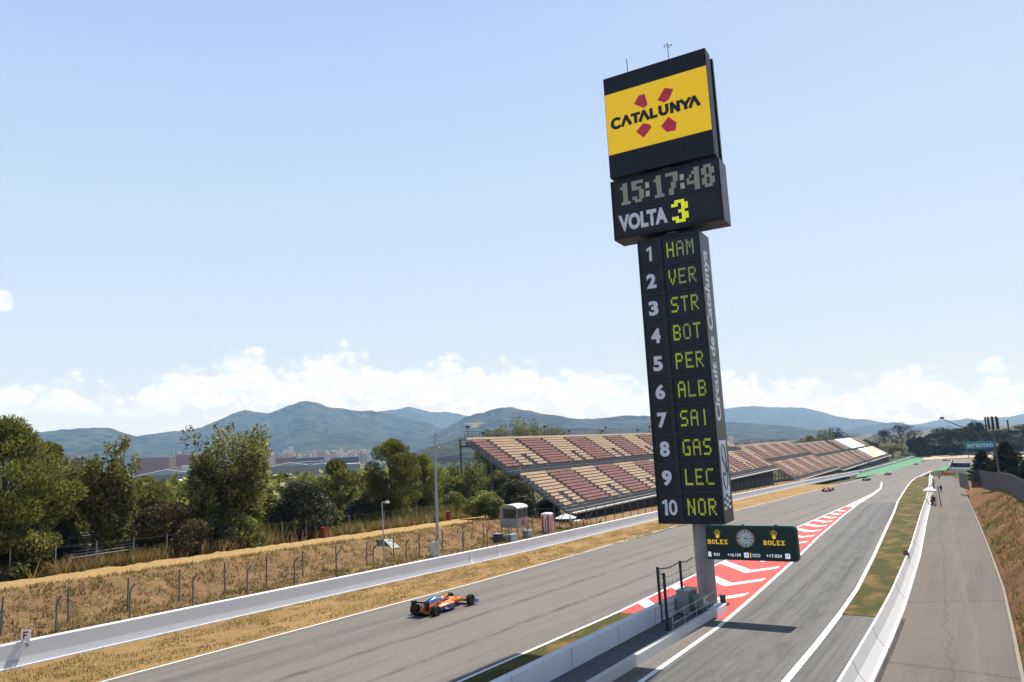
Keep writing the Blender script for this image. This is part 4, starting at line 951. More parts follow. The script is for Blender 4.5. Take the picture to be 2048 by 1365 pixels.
# farther trees share a few crowns, each tree its own size
def far_tree(px, yt, wp, D, kd, lab, n_l=2600, m_='dark_leaf', nm=None, leaf=.8, v=0, group='trees around the first corner', bz=None):
    return tree(nm or {'umbrella': 'stone_pine', 'pine': 'pine_tree', 'poplar': 'poplar_tree', 'round': 'broadleaf_tree', 'conifer': 'cypress_tree'}[kd], lab, px, yt, wp, D=D, kind=kd, m=m_, n=n_l, leaf=leaf, proto=f'{kd}{m_}{v}', seed=31+v*5, group=group, base_z=bz)
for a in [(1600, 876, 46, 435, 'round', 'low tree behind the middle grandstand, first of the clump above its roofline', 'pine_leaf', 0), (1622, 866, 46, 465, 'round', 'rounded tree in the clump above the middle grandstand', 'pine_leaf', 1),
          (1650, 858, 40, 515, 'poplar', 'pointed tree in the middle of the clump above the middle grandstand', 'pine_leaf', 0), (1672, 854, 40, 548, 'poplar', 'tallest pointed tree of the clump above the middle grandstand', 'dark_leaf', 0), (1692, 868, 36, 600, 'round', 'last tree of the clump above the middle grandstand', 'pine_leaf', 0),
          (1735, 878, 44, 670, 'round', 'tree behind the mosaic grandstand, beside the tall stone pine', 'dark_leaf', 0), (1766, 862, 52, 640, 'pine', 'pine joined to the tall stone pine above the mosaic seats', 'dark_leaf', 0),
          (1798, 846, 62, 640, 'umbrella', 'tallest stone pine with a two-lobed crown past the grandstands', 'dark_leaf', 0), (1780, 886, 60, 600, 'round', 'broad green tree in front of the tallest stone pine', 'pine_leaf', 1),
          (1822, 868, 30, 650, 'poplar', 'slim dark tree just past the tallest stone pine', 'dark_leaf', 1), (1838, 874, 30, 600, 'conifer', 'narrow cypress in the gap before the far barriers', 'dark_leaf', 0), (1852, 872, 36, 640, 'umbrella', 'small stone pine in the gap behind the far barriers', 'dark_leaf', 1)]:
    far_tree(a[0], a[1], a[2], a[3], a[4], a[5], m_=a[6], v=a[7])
tree('poplar_tree', 'smaller sunlit tree left of the tall poplar behind the near grandstand rail', 978, 853, 80, X=-92, kind='round', m='bright_leaf', n=5000, leaf=.42, group='trees behind the dry bank')
tree('poplar_tree', 'sunlit tree joined to the right flank of the tall poplar behind the grandstand', 1060, 842, 90, X=-93, kind='round', m='bright_leaf', n=5000, leaf=.42, group='trees behind the dry bank')
FARROW = [(1866, 868, 44), (1884, 856, 40), (1899, 853, 40), (1918, 860, 46), (1930, 852, 40), (1945, 843, 30), (1958, 848, 36), (1972, 862, 44), (1992, 856, 44), (2010, 860, 40), (2026, 862, 40), (2046, 850, 46), (2066, 848, 46), (2090, 852, 50)]
FL = ['first stone pine of the row behind the far barriers', 'stone pine beneath the camera crane tip', 'wide stone pine left of the crane arm foot', 'lower dark pine under the crane arm', 'pine where the crane arm disappears', 'tallest pine of the row behind the green billboard',
      'pine behind the green billboard, close to the antenna mast', 'dark pine behind the antenna mast', 'dark pine between antenna mast and slim flag pole', 'low dark pine behind the big garden conifers', 'dark pine just past the slim pole', 'pine at the photo edge of the far row', 'pine just outside the photo edge, near', 'pine just outside the photo edge, last of the row']
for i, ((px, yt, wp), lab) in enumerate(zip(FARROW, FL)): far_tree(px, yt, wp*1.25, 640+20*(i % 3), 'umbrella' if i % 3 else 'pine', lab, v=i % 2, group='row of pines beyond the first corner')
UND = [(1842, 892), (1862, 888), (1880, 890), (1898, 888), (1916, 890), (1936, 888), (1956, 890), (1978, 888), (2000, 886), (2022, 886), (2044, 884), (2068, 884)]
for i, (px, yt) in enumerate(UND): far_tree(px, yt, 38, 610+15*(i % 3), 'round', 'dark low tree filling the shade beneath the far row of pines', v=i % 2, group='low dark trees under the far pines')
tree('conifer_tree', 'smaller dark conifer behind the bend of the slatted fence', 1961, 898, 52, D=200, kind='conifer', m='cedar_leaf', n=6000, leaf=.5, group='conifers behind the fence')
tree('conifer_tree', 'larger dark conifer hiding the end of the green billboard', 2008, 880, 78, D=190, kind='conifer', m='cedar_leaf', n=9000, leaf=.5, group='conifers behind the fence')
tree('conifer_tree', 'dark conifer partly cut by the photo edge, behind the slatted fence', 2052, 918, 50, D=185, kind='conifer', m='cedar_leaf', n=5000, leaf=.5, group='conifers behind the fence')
# woods of the valley floor, one mass
rng = np.random.RandomState(3); vs = []
for i in range(3200):
    px = rng.uniform(-250, 1000); D = 95*(1500/95.)**(rng.rand()**1.3); a, _ = pix_azel(px, 960)
    x, y = D*math.sin(a), D*math.cos(a); z = tz(x, y)
    if XWALL(np.clip(y, -40, 500))-x < 46: continue
    if D > 420 and vnoise(x/110., y/110., 3) < .44: continue
    s_ = rng.uniform(3.0, 5.5)*(1 if D > 300 else 1.1); k = 130 if D < 250 else (60 if D < 600 else 30); vs.append(leaves(rng, np.array([x, y, z+s_*(.8 if D > 300 else 1.05)]), (s_*.9, s_*.9, s_*.95), k, 1.25 if D < 250 else (1.9 if D < 600 else 2.8)))
wd = link('woodland', crown_mesh('woodland', vs, M['pine_leaf'])); tag(wd, 'scattered green woods across the valley floor before the town', 'woodland', kind='stuff')
# dry weeds and reeds
def blades(name, pts, hgt, wd_, m, label, cat):
    pts = np.asarray(pts); n = len(pts); rng = np.random.RandomState(n); a = rng.rand(n)*6.283; h = hgt*(.45+.75*rng.rand(n)); w_ = wd_*(.6+.8*rng.rand(n))
    dx_, dy_ = np.cos(a)*w_, np.sin(a)*w_; ln = rng.normal(size=(n, 2))*.35*h[:, None]
    V = np.stack([np.stack([pts[:, 0]-dx_, pts[:, 1]-dy_, pts[:, 2]-.05], 1), np.stack([pts[:, 0]+dx_, pts[:, 1]+dy_, pts[:, 2]-.05], 1), np.stack([pts[:, 0]+ln[:, 0], pts[:, 1]+ln[:, 1], pts[:, 2]+h], 1)], 1).reshape(-1, 3)
    o = link(name, raw_mesh(name, V, np.arange(3*n).reshape(-1, 3), m)); return tag(o, label, cat, kind='stuff')
M['straw'] = leafmat('dry_straw', (.20, .12, .05), (.38, .24, .105), (.55, .38, .17), .55)
M['reed'] = leafmat('reed_leaves', (.08, .08, .025), (.19, .17, .05), (.34, .26, .11), .5)
def scatter(n, x0, x1, y0, y1, keep=None, seed=1, zf=tz):
    r_ = np.random.RandomState(seed); X = r_.uniform(x0, x1, n); Y = y0 + (y1-y0)*r_.rand(n)**1.2; k = keep(X, Y) if keep else np.ones(n, bool); X, Y = X[k], Y[k]; return np.stack([X, Y, T(X, Y)], 1)
sl_pts = scatter(34000, -51.2, -43.8, -2, 95, lambda X, Y: vnoise(X*1.4, Y*1.4, 3) > .42); blades('dry_grass', sl_pts+np.array([0, 0, .06]), .24, .05, M['straw'], 'dry brown weeds covering the bank behind the long wall', 'dry grass')
bk = scatter(26000, -62, -57.6, 5, 95, lambda X, Y: vnoise(X*.7+9, Y*.7, 3) > .40, 2); blades('dry_weeds', bk+np.array([0, 0, .1]), 1.35, .06, M['straw'], 'tall dry weeds along the foot of the trees behind the path', 'weeds')
vg = np.stack([np.random.RandomState(4).uniform(-43.1, -36.9, 26000), 12+95*np.random.RandomState(5).rand(26000)**1.3], 1); vg = vg[vnoise(vg[:, 0]*1.2, vg[:, 1]*.5, 3) > .47]
blades('verge_grass', np.stack([vg[:, 0], vg[:, 1], G(vg[:, 1])+.03], 1), .13, .035, M['straw'], 'short straw on the verge between the long wall and the track', 'dry grass')
rd = scatter(7000, -64, -59.5, 44, 88, lambda X, Y: vnoise(X*.5+3, Y*.22, 3) > .44, 6); blades('reeds', rd, 2.6, .07, M['reed'], 'tall green and straw reeds at the foot of the pines near the lamp post', 'reeds')
rk = np.random.RandomState(8); yb = 22+110*rk.rand(16000)**1.3; db = rk.rand(16000)*6.5; pb = np.stack([XK(yb)+.4+db, yb, np.zeros(16000)], 1); pb[:, 2] = T(pb[:, 0], pb[:, 1])+.1
M['scrub'] = leafmat('brown_scrub', (.10, .058, .024), (.22, .13, .05), (.32, .22, .08), .5, (.10, .11, .03))
blades('scrub', pb[vnoise(pb[:, 0]*1.1, pb[:, 1]*.6, 3) > .42], .34, .05, M['scrub'], 'brown scrub over the bank beside the service road', 'scrub')
# ---------------------------------------------------------------- grandstands
M['seat_cream'] = mat('cream_seats', (.62, .455, .31), .55, var=.10, vscale=.6)
M['seat_maroon'] = mat('maroon_seats', (.38, .20, .16), .55, var=.16, vscale=.6)
M['terrace'] = mat('terrace_concrete', (.135, .135, .14), .9, var=.2, vscale=1)
M['ledge'] = mat('pale_concrete_ledge', (.42, .40, .37), .85, var=.15, vscale=1)
M['dark_void'] = mat('dark_green_black', (.018, .019, .017), .9)  # near-black: crate and barrier colour, also the painted shade below the stands
M['rail'] = mat('galvanised_railing', (.12, .125, .13), .6, .3)
RUN, RISE, NR = .735, .475, 12
LX, UX, UZ = -55.7, -66.3, 6.25          # first lower row, first upper row, upper tier height
def seat_block(y0, y1, x0, z0, rows, m, parent, gap=None, name='seat_block', skip_rows=0):
    n = max(1, int((y1-y0)/.5)); st = (y1-y0)/n; V = []
    for r_ in rows:
        x, z = x0-RUN*r_, z0+RISE*r_
        for k in range(n):
            a, b = y0+st*k+.03, y0+st*(k+1)-.03
            if gap and r_ < gap[2] and a < gap[1] and b > gap[0]: continue
            h, hb, dp = .38, .69, .40
            V += [(x-.16, a, z+h-.05), (x-.16, b, z+h-.05), (x-.16-.02, b, z+h), (x-.18, a, z+h)]
            V += [(x-.17, a, z+h), (x-.17, b, z+h), (x-.17-dp, b, z+h-.02), (x-.17-dp, a, z+h-.02)]
            V += [(x-.52, a, z+h-.03), (x-.52, b, z+h-.03), (x-.60, b, z+hb), (x-.60, a, z+hb)]
            V += [(x-.60, a, z+hb), (x-.60, b, z+hb), (x-.655, b, z+hb-.02), (x-.655, a, z+hb-.02)]
            V += [(x-.655, b, z+.25), (x-.655, a, z+.25), (x-.655, a, z+hb-.02), (x-.655, b, z+hb-.02)]
    if not V: return None
    ra_, rb_ = min(rows), max(rows)
    for y in ((y0+y1)/2-.03, y0+.05, y1-.08):
        V += [(x0-RUN*ra_-.2, y, z0+RISE*ra_+.05), (x0-RUN*rb_-.55, y, z0+RISE*rb_+.05), (x0-RUN*rb_-.55, y, z0+RISE*rb_+.32), (x0-RUN*ra_-.2, y, z0+RISE*ra_+.32)]
    return link(name, raw_mesh(name, V, np.arange(len(V)).reshape(-1, 4), m), parent)
def steps(mb, y0, y1, x0, z0, n):
    for r_ in range(n):
        x, z = x0-RUN*r_, z0+RISE*r_
        mb.quad((x, y0, z), (x, y1, z), (x-RUN, y1, z), (x-RUN, y0, z)); mb.quad((x, y0, z-RISE), (x, y1, z-RISE), (x, y1, z), (x, y0, z))
    # raking underside and closed ends
    a, b = (x0, z0-RISE), (x0-RUN*n, z0+RISE*n-RISE)
    mb.quad((a[0], y0, a[1]-.28), (b[0], y0, b[1]-.38), (b[0], y1, b[1]-.38), (a[0], y1, a[1]-.28))
    mb.quad((b[0], y0, b[1]-.38), (b[0], y1, b[1]-.38), (b[0], y1, b[1]), (b[0], y0, b[1]))
    for y in (y0, y1):
        prof = [(a[0], a[1]-.28)]
        for r_ in range(n): prof += [(x0-RUN*r_, z0+RISE*r_), (x0-RUN*(r_+1), z0+RISE*r_)]
        prof.append((b[0], b[1]-.38)); mb.add([(p, y, q) for p, q in prof], [tuple(range(len(prof)))])
def railing(mb, x, y0, y1, z, h=1.05, sp=1.0, r_=.022):
    mb.box((x, (y0+y1)/2, z+h), (.05, y1-y0, .05)); mb.box((x, (y0+y1)/2, z+h*.5), (.035, y1-y0, .035))
    for y in np.arange(y0, y1+.01, sp): mb.box((x, y, z+h/2), (.05, .05, h))
def grandstand(label, y0, y1, z0, lo, up, first, poles, vom=True, skip=()):
    gs = thing('grandstand', label, 'grandstand', (0, 0, 0), group=None)
    t_ = MB(); steps(t_, y0, y1, LX, z0, NR); steps(t_, y0, y1, UX, z0+UZ, NR); t_.build('terrace', M['terrace'], gs)
    for tier, bounds, x0, zz in (('lower', lo, LX, z0), ('upper', up, UX, z0+UZ)):
        col = first if tier == 'upper' else 1-first
        for k, (a, b) in enumerate(zip(bounds[:-1], bounds[1:])):
            c = (col + k) % 2; gap = None
            if vom and c == 1 and b-a > 6: gap = ((a+b)/2-1.0, (a+b)/2+.9, 5)
            rows = range(1, NR-1)
            if not any(tier == s_[0] and a >= s_[1]-.1 and b <= s_[2]+.1 for s_ in skip):
                mm = M['seat_cream'] if c else M['seat_maroon']; lb_ = ('cream' if c else 'maroon') + f' seat block of the {tier} tier'
                for (p_, q_, rw_) in ([(a+.55, b-.55, rows)] if not gap else [(a+.55, b-.55, range(5, NR-1)), (a+.55, gap[0], range(1, 5)), (gap[1], b-.55, range(1, 5))]):
                    o = seat_block(p_, q_, x0, zz, rw_, mm, gs); o['label'] = lb_
            # the unbroken back row
            o2 = seat_block(a+.02, b-.02, x0, zz, [NR-1], M['seat_cream'] if (c if tier == 'lower' else 1) else M['seat_maroon'], gs, None, 'back_row')
    rl = MB(); railing(rl, LX+.25, y0, y1, z0-.1, 1.15, 1.0); railing(rl, UX+.55, y0, y1, z0+UZ-.25, 1.1, 1.0); railing(rl, UX-RUN*NR-.15, y0, y1, z0+UZ+RISE*NR-.4, 1.7, .9, .03); rl.box((UX-RUN*NR-.15, (y0+y1)/2, z0+UZ+RISE*NR+1.3), (.09, y1-y0, .10)); rl.box((UX-RUN*NR-.15, (y0+y1)/2, z0+UZ+RISE*NR+.75), (.07, y1-y0, .07))
    for y in (y0, y1):
        for xa, za in ((LX, z0), (UX, z0+UZ)):
            p, q = (xa, y, za+.95), (xa-RUN*NR, y, za+RISE*NR+.95); rl.bar(p, q, .025)
            for k in range(0, NR+1, 2): rl.bar((xa-RUN*k, y, za+RISE*k-.3), (xa-RUN*k, y, za+RISE*k+.95), .022, 4)
    rl.build('railing', M['rail'], gs)
    fs_ = MB(); fs_.box((LX+.62, (y0+y1)/2, z0-.42), (.9, y1-y0, .22)); fs_.build('front_ledge', M['ledge'], gs)
    fs_ = MB(); fs_.box((UX+.75, (y0+y1)/2, z0+UZ-.45), (.22, y1-y0, .55)); fs_.box((UX-1.0+.9, (y0+y1)/2, z0+UZ-.72), (1.4, y1-y0, .12)); fs_.build('upper_fascia', M['terrace'], gs)
    fr = MB()
    for y in np.arange(y0+.4, y1, 9.1):
        for x in (-58.5, -64.8, -70, -76.5):
            zt_ = z0-.9+RISE*((LX-x)/RUN) if x > -65.5 else z0+UZ-.9+RISE*((UX-x)/RUN); zb = tz(x, y)-.5
            if zt_ > zb+.3: fr.box((x, y, (zb+zt_)/2), (.24, .24, zt_-zb))
        fr.bar((-64.8, y, tz(-64.8, y)), (-76.5, y, z0+UZ+RISE*(-UX+76.5)/RUN*-1+9.2 if False else z0+8.5), .09, 4)
        fr.bar((-76.5, y, tz(-76.5, y)+.3), (-66.3, y, z0+5.2), .09, 4); fr.bar((-58.5, y, z0+.2), (-64.8, y, z0+.3), .08, 4)
    for x, z in ((-64.8, z0+4.6), (-76.5, z0+11.2)): fr.box((x, (y0+y1)/2, z-.5), (.2, y1-y0-.4, .3))
    fr.build('steel_frame', M['darkpost'], gs)
    MB().box((LX-1.2, (y0+y1)/2, (z0-.9+tz(LX, (y0+y1)/2)-2)/2), (.08, y1-y0, max(.6, z0-.9-tz(LX, (y0+y1)/2)+2))).build('shade_sheet', M['dark_void'], gs)  # dark sheet standing in for the shade under the lower tier
    for y, h in poles:
        p = MB(); x = UX-RUN*NR-.25; z = z0+UZ+RISE*NR-.6
        p.bar((x, y, z), (x, y, z+h), .05); p.box((x+.1, y, z+h+.1), (.5, .62, .32), bev=.05); p.box((x, y, z+h-.05), (.1, .3, .1)); p.build('floodlight', M['blacksteel'], gs)
    return gs
upA = [101.2, 106.6] + [106.6+9.35*k for k in range(1, 14)]; upA[-1] = 235
loA = [101.2, 109.2] + [109.2+9.25*k for k in range(1, 14)]; loA = [v for v in loA if v < 232] + [235]
grandstand('nearest two-tier grandstand of cream and maroon seats, its open steel end facing the trees', 101.0, 235.2, -.6, loA, upA, 0,
           [(102.2, 2.6), (106.7, 1.5), (128.5, 2.6), (138.8, 1.6), (155.2, 1.5), (156.9, 2.3), (175.8, 1.5), (183.7, 2.4), (205, 1.6), (221, 2.3)])
mk_ = lambda a, b, st=9.2: list(np.arange(a, b-3, st)) + [b]
grandstand('middle two-tier grandstand of cream and maroon seats, first one beyond the tower', 261, 342, -5.9, mk_(261.2, 341.8), mk_(261.2, 341.8), 1, [(263, 1.5), (280, 2.4), (297, 1.6), (315, 1.6), (333, 2.3)])
grandstand('third grandstand of cream and maroon seats, set lower between the middle and the mosaic one', 352, 432, -7.3, mk_(352.2, 431.8), mk_(352.2, 431.8), 0, [(360, 1.6), (384, 2.2), (410, 1.6)])
gd = grandstand('farthest grandstand, partly covered by huge pale pictures laid over its seats', 438.5, 548, -7.4, mk_(438.7, 547.8, 10.9), mk_(438.7, 547.8, 10.9), 0, [(450, 1.8)], skip=(('upper', 460, 530), ('lower', 470, 540)))
def _mosaic(stops):
    def fn(t, v, p):
        s_ = t.n('ShaderNodeSeparateXYZ'); t.put(s_.inputs[0], v)
        a = t.m('ADD', t.m('MULTIPLY', s_.outputs[1], .012), t.m('MULTIPLY', s_.outputs[0], .05))
        return t.ramp(t.m('FRACT', t.m('ADD', a, t.m('MULTIPLY', t.noise(v, .12, 3), .35))), stops, 'CONSTANT')
    return fn
M['cloth_upper'] = custom('pale_blue_picture_cloth', _mosaic([(0, (.62, .70, .74, 1)), (.25, (.36, .52, .60, 1)), (.45, (.70, .74, .76, 1)), (.65, (.66, .50, .42, 1)), (.85, (.55, .65, .72, 1))]), .8)
M['cloth_lower'] = custom('warm_picture_cloth', _mosaic([(0, (.72, .68, .22, 1)), (.22, (.74, .55, .36, 1)), (.42, (.70, .42, .34, 1)), (.58, (.75, .73, .70, 1)), (.74, (.35, .48, .68, 1)), (.88, (.75, .73, .70, 1))]), .8)
def cloth(y0, y1, x0, z0, r0, r1, m):
    V = []
    for r_ in range(r0, r1):
        x, z = x0-RUN*r_, z0+RISE*r_+.85; V += [(x-.1, y0, z-.38), (x-.1, y1, z-.38), (x-.1-RUN, y1, z-.38+RISE), (x-.1-RUN, y0, z-.38+RISE)]
    link('seat_cover', raw_mesh('seat_cover', V, np.arange(len(V)).reshape(-1, 4), m), gd)
cloth(462, 522, UX, -7.4+UZ, 0, NR, M['cloth_upper']); cloth(472, 538, LX, -7.4, 1, NR, M['cloth_lower'])
# ---------------------------------------------------------------- fences along the left of the straight
def fence(name, label, ys, fx, hgt, m, arm=0.0, r_=.055, base=None, wires=4, cat='fence', mesh=False):
    f = thing(name, label, cat, (0, 0, 0))
    tops = []
    for k, y in enumerate(ys):
        x = float(fx(y)); z = tz(x, y) if base is None else g(y)+base
        tilt = .05*math.sin(k*2.3)
        p = MB()
        if arm: p.tube([(x, y, z-.3), (x+tilt*.3, y, z+hgt-.45), (x+.04+tilt*.3, y+.02, z+hgt-.34), (x+arm, y+.12, z+hgt)], r_, 6)
        else: p.tube([(x, y, z-.3), (x+tilt, y+tilt*.6, z+hgt)], r_, 6)
        p.build('post', m, f); tops.append((x, y, z))
    wm_ = MB()
    for j in range(wires):
        h = hgt*(.12+.82*j/max(1, wires-1)) - (.4 if arm else 0)*(j/max(1, wires-1))
        for a, b in zip(tops[:-1], tops[1:]):
            mid = ((a[0]+b[0])/2, (a[1]+b[1])/2, (a[2]+b[2])/2+h-.03); wm_.tube([(a[0], a[1], a[2]+h), mid, (b[0], b[1], b[2]+h)], .006, 3, cap=False)
    if wires: wm_.build('wire_mesh', M['wire'], f)
    return f
fence('boundary_fence', 'fence of grey posts with bent tips standing right behind the long concrete wall', [17.0+4.14*k for k in range(18)], lambda y: XWALL(y)-.85, 2.05, M['darkpost'], arm=.30, wires=5)
fence('boundary_fence', 'fence of straight grey posts along the foot of the brown bank', [15.7+3.48*k for k in range(21)], lambda y: XWALL(y)-2.65, 2.1, M['darkpost'], wires=4)
fence('boundary_fence', 'thin wire fence in front of the trees on top of the bank', [at_x(px, 1120, -58.4)[1] for px in (20, 110, 194, 266, 333, 398, 457, 512, 565, 612, 700, 770, 835, 880)], lambda y: -58.4, 2.35, M['galv'], r_=.03, wires=3)
fence('debris_fence', 'tall dark debris fence with many posts below the grandstands', [88+3.1*k for k in range(78)], lambda y: XWALL(y)-1.7, 2.7, M['darkpost'], r_=.06, wires=6)
# mast, lamp post and their boxes
p = at_x(876, 1108, -44.6); z = tz(p[0], p[1]); ztop = at_x(875, 866, -44.6)[2]
mst = thing('steel_mast', 'tall plain galvanised mast with small lamps near its top, behind the concrete wall', 'mast', (p[0], p[1], z))
MB().tube([(0, 0, -.4), (-.02, .04, (ztop-z)*.5), (0, .1, ztop-z)], [.15, .12, .09], 10).build('mast_pole', M['galv'], mst)
MB().lathe([(.30, 0), (.30, .05), (.16, .06)], (0, 0, 0), 10).build('mast_base', M['galv'], mst)
for dz_ in (.35, 1.55): MB().bar((0, .1, ztop-z-dz_-.1), (.28, .2, ztop-z-dz_+.05), .025).lathe([(.04, -.05), (.13, .10), (.02, .28)], (.32, .22, ztop-z-dz_), 8).build('mast_lamp', M['galv'], mst)
a = at_x(874, 1112, -44.3); zc = tz(a[0], a[1])
cab = thing('cable_cabinet', 'white metal cabinet at the foot of the tall mast behind the concrete wall', 'cabinet', (a[0], a[1]-.35, zc))
MB().box((0, 0, .68), (.5, .62, 1.35), bev=.02).build('cabinet_body', M['white_cab'] if 'white_cab' in M else mat('white_cabinet_paint', (.55, .56, .55), .6, var=.1), cab)
MB().box((0, 0, 1.39), (.58, .70, .06)).build('cabinet_roof', M['galv'], cab); MB().box((.256, 0, .68), (.012, .52, 1.2)).box((.27, .2, .7), (.03, .03, .12)).build('cabinet_door', M['galv'], cab)
p = at_x(769, 1135, -44.6); z = tz(p[0], p[1]); zt_ = at_x(762, 1006, -44.6)[2]
lp_ = thing('lamp_post', 'short grey lamp post with a pale round lamp head, behind the concrete wall', 'lamp post', (p[0], p[1], z))
MB().tube([(0, 0, -.3), (-.1, -.03, (zt_-z))], [.075, .055], 8).build('lamp_pole', M['galv'], lp_)
MB().bar((-.1, -.03, zt_-z), (.1, .35, zt_-z+.05), .03).build('lamp_arm', M['galv'], lp_)
MB().lathe([(.03, .24), (.14, .2), (.21, .08), (.20, 0)], (.1, .42, zt_-z-.12), 12).build('lamp_head', mat('pale_lamp_shade', (.5, .5, .48), .4), lp_)
MB().box((-.1, -.42, 2.05), (.3, .42, .55), bev=.02).build('meter_box', M['darkpost'], lp_)
# oil drums, tarp, red canister
M['drum'] = mat('dull_red_drum', (.19, .022, .016), .55, .2, var=.3, vscale=4)
for px, yb, X_, lab in ((648, 1081, -57.2, 'red steel drum at the trees, in front of the blackish round tree'), (898, 1046, -57.0, 'red steel drum on the path, right behind the tall mast')):
    q = at_x(px, yb, X_); d_ = thing('steel_drum', lab, 'drum', (q[0], q[1], tz(q[0], q[1])+.15), .4, 'red drums beside the path')
    MB().lathe([(.30, 0), (.31, .02), (.30, .05), (.30, .32), (.325, .34), (.30, .36), (.30, .66), (.325, .68), (.30, .70), (.30, .98), (.315, 1.0), (.28, .99), (0, .97)], n=16).build('drum_shell', M['drum'], d_)
    MB().lathe([(.04, .97), (.04, 1.0), (0, 1.0)], (.14, .1, 0), 8).build('drum_cap', M['darkpost'], d_)
q = at_x(237, 1122, -58.6)
rc = thing('red_canister', 'small red canister in the dry weeds below the slatted shelter', 'canister', (q[0], q[1], tz(q[0], q[1])+.35)); MB().lathe([(.13, 0), (.16, .05), (.16, .45), (.10, .55), (.04, .58), (.04, .66), (0, .66)], n=10).build('canister_body', mat('bright_red_paint', (.55, .03, .02), .4), rc); MB().bar((-.03, 0, .66), (.12, 0, .72), .02).build('handle', M['blacksteel'], rc)
q = at_x(782, 1100, -48.6); V = []
tp_ = thing('plastic_tarp', 'crumpled white tarp on the brown bank beside the short lamp post', 'tarp', (0, 0, 0))
u_ = np.linspace(0, 1, 14); xs_ = q[0]+.6-1.5*u_; ys2 = q[1]-.5+1.1*u_
X_, Y_ = np.meshgrid(xs_, ys2, indexing='ij'); Z_ = T(X_, Y_)+.10+.45*vnoise(X_*2.9, Y_*2.9, 3)*np.sin(np.pi*np.clip((X_-X_.min())/np.ptp(X_), .08, .92)); I = np.arange(196).reshape(14, 14)
F = np.stack([I[:-1, :-1], I[1:, :-1], I[1:, 1:], I[:-1, 1:]], -1).reshape(-1, 4); cut = (np.abs(X_-q[0]).ravel()+0 < 9)
link('tarp_sheet', raw_mesh('tarp_sheet', np.stack([X_, Y_, Z_], -1).reshape(-1, 3), F, mat('white_plastic_sheet', (.26, .26, .25), .6)), tp_)
# letter sign on the wall
q = at_x(51, 1276, -43.4); sg = thing('marker_board', 'small white board with a red letter F on top of the concrete wall', 'sign', (q[0], q[1], g(q[1])), R(38))
MB().box((0, 0, 1.52), (.46, .03, .58), bev=.008).build('board', mat('white_board', (.7, .7, .7), .5), sg); MB().bar((.08, .03, .9), (.08, .03, 1.3), .03).box((.1, .02, 1.05), (.16, .06, .18)).build('board_bracket', M['galv'], sg)
tb = MB()
for a, b, c, d in ((-.12, 1.34, -.04, 1.72), (-.12, 1.64, .13, 1.72), (-.12, 1.49, .08, 1.57)): tb.quad((a, -.02-.001*b, b), (c, -.02-.001*b, b), (c, -.02-.001*b, d), (a, -.02-.001*b, d))
tb.build('board_letter', mat('dark_red_letter', (.30, .01, .01), .5), sg)
# slatted shelter under the trees
q0, q1 = at_x(118, 1100, -61.5), at_x(262, 1092, -61.5); yc = (q0[1]+q1[1])/2; L = q1[1]-q0[1]; zr = (q0[2]+q1[2])/2
sh = thing('slatted_shelter', 'low shelter with a flat grey plank roof under the trees left of the brown shrub', 'shelter', (-61.5, yc, tz(-61.5, yc)), 0); zr -= tz(-61.5, yc)
rf = MB()
for k in range(9): rf.box((1.6-.62*k, 0, zr-.35+.17*k), (.36, L, .05))
rf.build('slat_roof', mat('weathered_grey_planks', (.19, .20, .19), .85, var=.3, vscale=5), sh)
MB().bar((1.8, -L/2+.3, zr-.52), (-3.5, -L/2+.3, zr+.92), .08, 4).bar((1.8, L/2-.3, zr-.52), (-3.5, L/2-.3, zr+.92), .08, 4).build('roof_beam', M['bark'], sh)
for x, y in ((1.4, -L/2+.3), (1.4, L/2-.3), (-3, -L/2+.3), (-3, L/2-.3)): ztp = zr-.45 if x > 0 else zr+.8; MB().box((x, y, ztp/2-.4), (.14, .14, ztp+.8)).build('post', M['bark'], sh)
# marshal hut on legs
M['hut_grey'] = mat('grey_hut_panels', (.27, .275, .27), .6, var=.15, vscale=2); M['hut_roof'] = mat('pale_metal_roof', (.52, .51, .48), .5, .2)
M['glass'] = mat('hut_window_glass', (.025, .032, .035), .15, spec=.4)
q = at_x(1030, 1082, -45.6); hy = q[1]; hz0 = tz(-45.8, hy)
ht = thing('marshal_hut', 'grey marshal hut with an arched pale roof on steel legs behind the concrete wall', 'hut', (-45.8, hy+.3, hz0))
W2, D2, zf, zw = 1.15, 1.05, 1.30, 3.35      # half depth in x, half width in y
for x in (-W2+.06, W2-.06):
    for y in (-D2+.06, D2-.06): MB().box((x, y, zf/2-.2), (.11, .11, zf+.4)).build('leg', M['galv'], ht)
MB().box((0, 0, zf), (2*W2, 2*D2, .10)).build('floor_plate', M['galv'], ht)
wl = MB()
wl.box((0, -D2+.03, zf+.5), (2*W2, .06, .95)); wl.box((0, D2-.03, zf+.5), (2*W2, .06, .95)); wl.box((W2-.03, 0, zf+.5), (.06, 2*D2-.12, .95)); wl.box((-W2+.03, 0, zf+1.05), (.06, 2*D2-.12, 2.05))
for x in (-W2+.18, W2-.05): wl.box((x, -D2+.03, zf+1.5), (.10 if x > 0 else .36, .062, 1.1)); wl.box((x, D2-.03, zf+1.5), (.10 if x > 0 else .36, .062, 1.1))
wl.box((W2-.028, 0, zf+1.5), (.055, .05, 1.1))
wl.build('hut_wall', M['hut_grey'], ht)
gw = MB(); gw.box((.15, -D2+.03, zf+1.5), (2*W2-.75, .02, 1.05)); gw.build('side_window', M['glass'], ht); MB().box((W2-.03, 0, zf+1.5), (.02, 2*D2-.2, 1.05)).build('front_window', M['glass'], ht)
arc_ = [(W2*1.08*math.cos(a), zw+.42*math.sin(a)) for a in np.linspace(0, math.pi, 13)]
ra = MB(); ra.loft([[(x, y, z) for x, z in arc_] + [(x*.97, y, z-.06) for x, z in arc_[::-1]] for y in (-D2-.1, D2+.1)]); ra.build('arched_roof', M['hut_roof'], ht)
ge = MB()
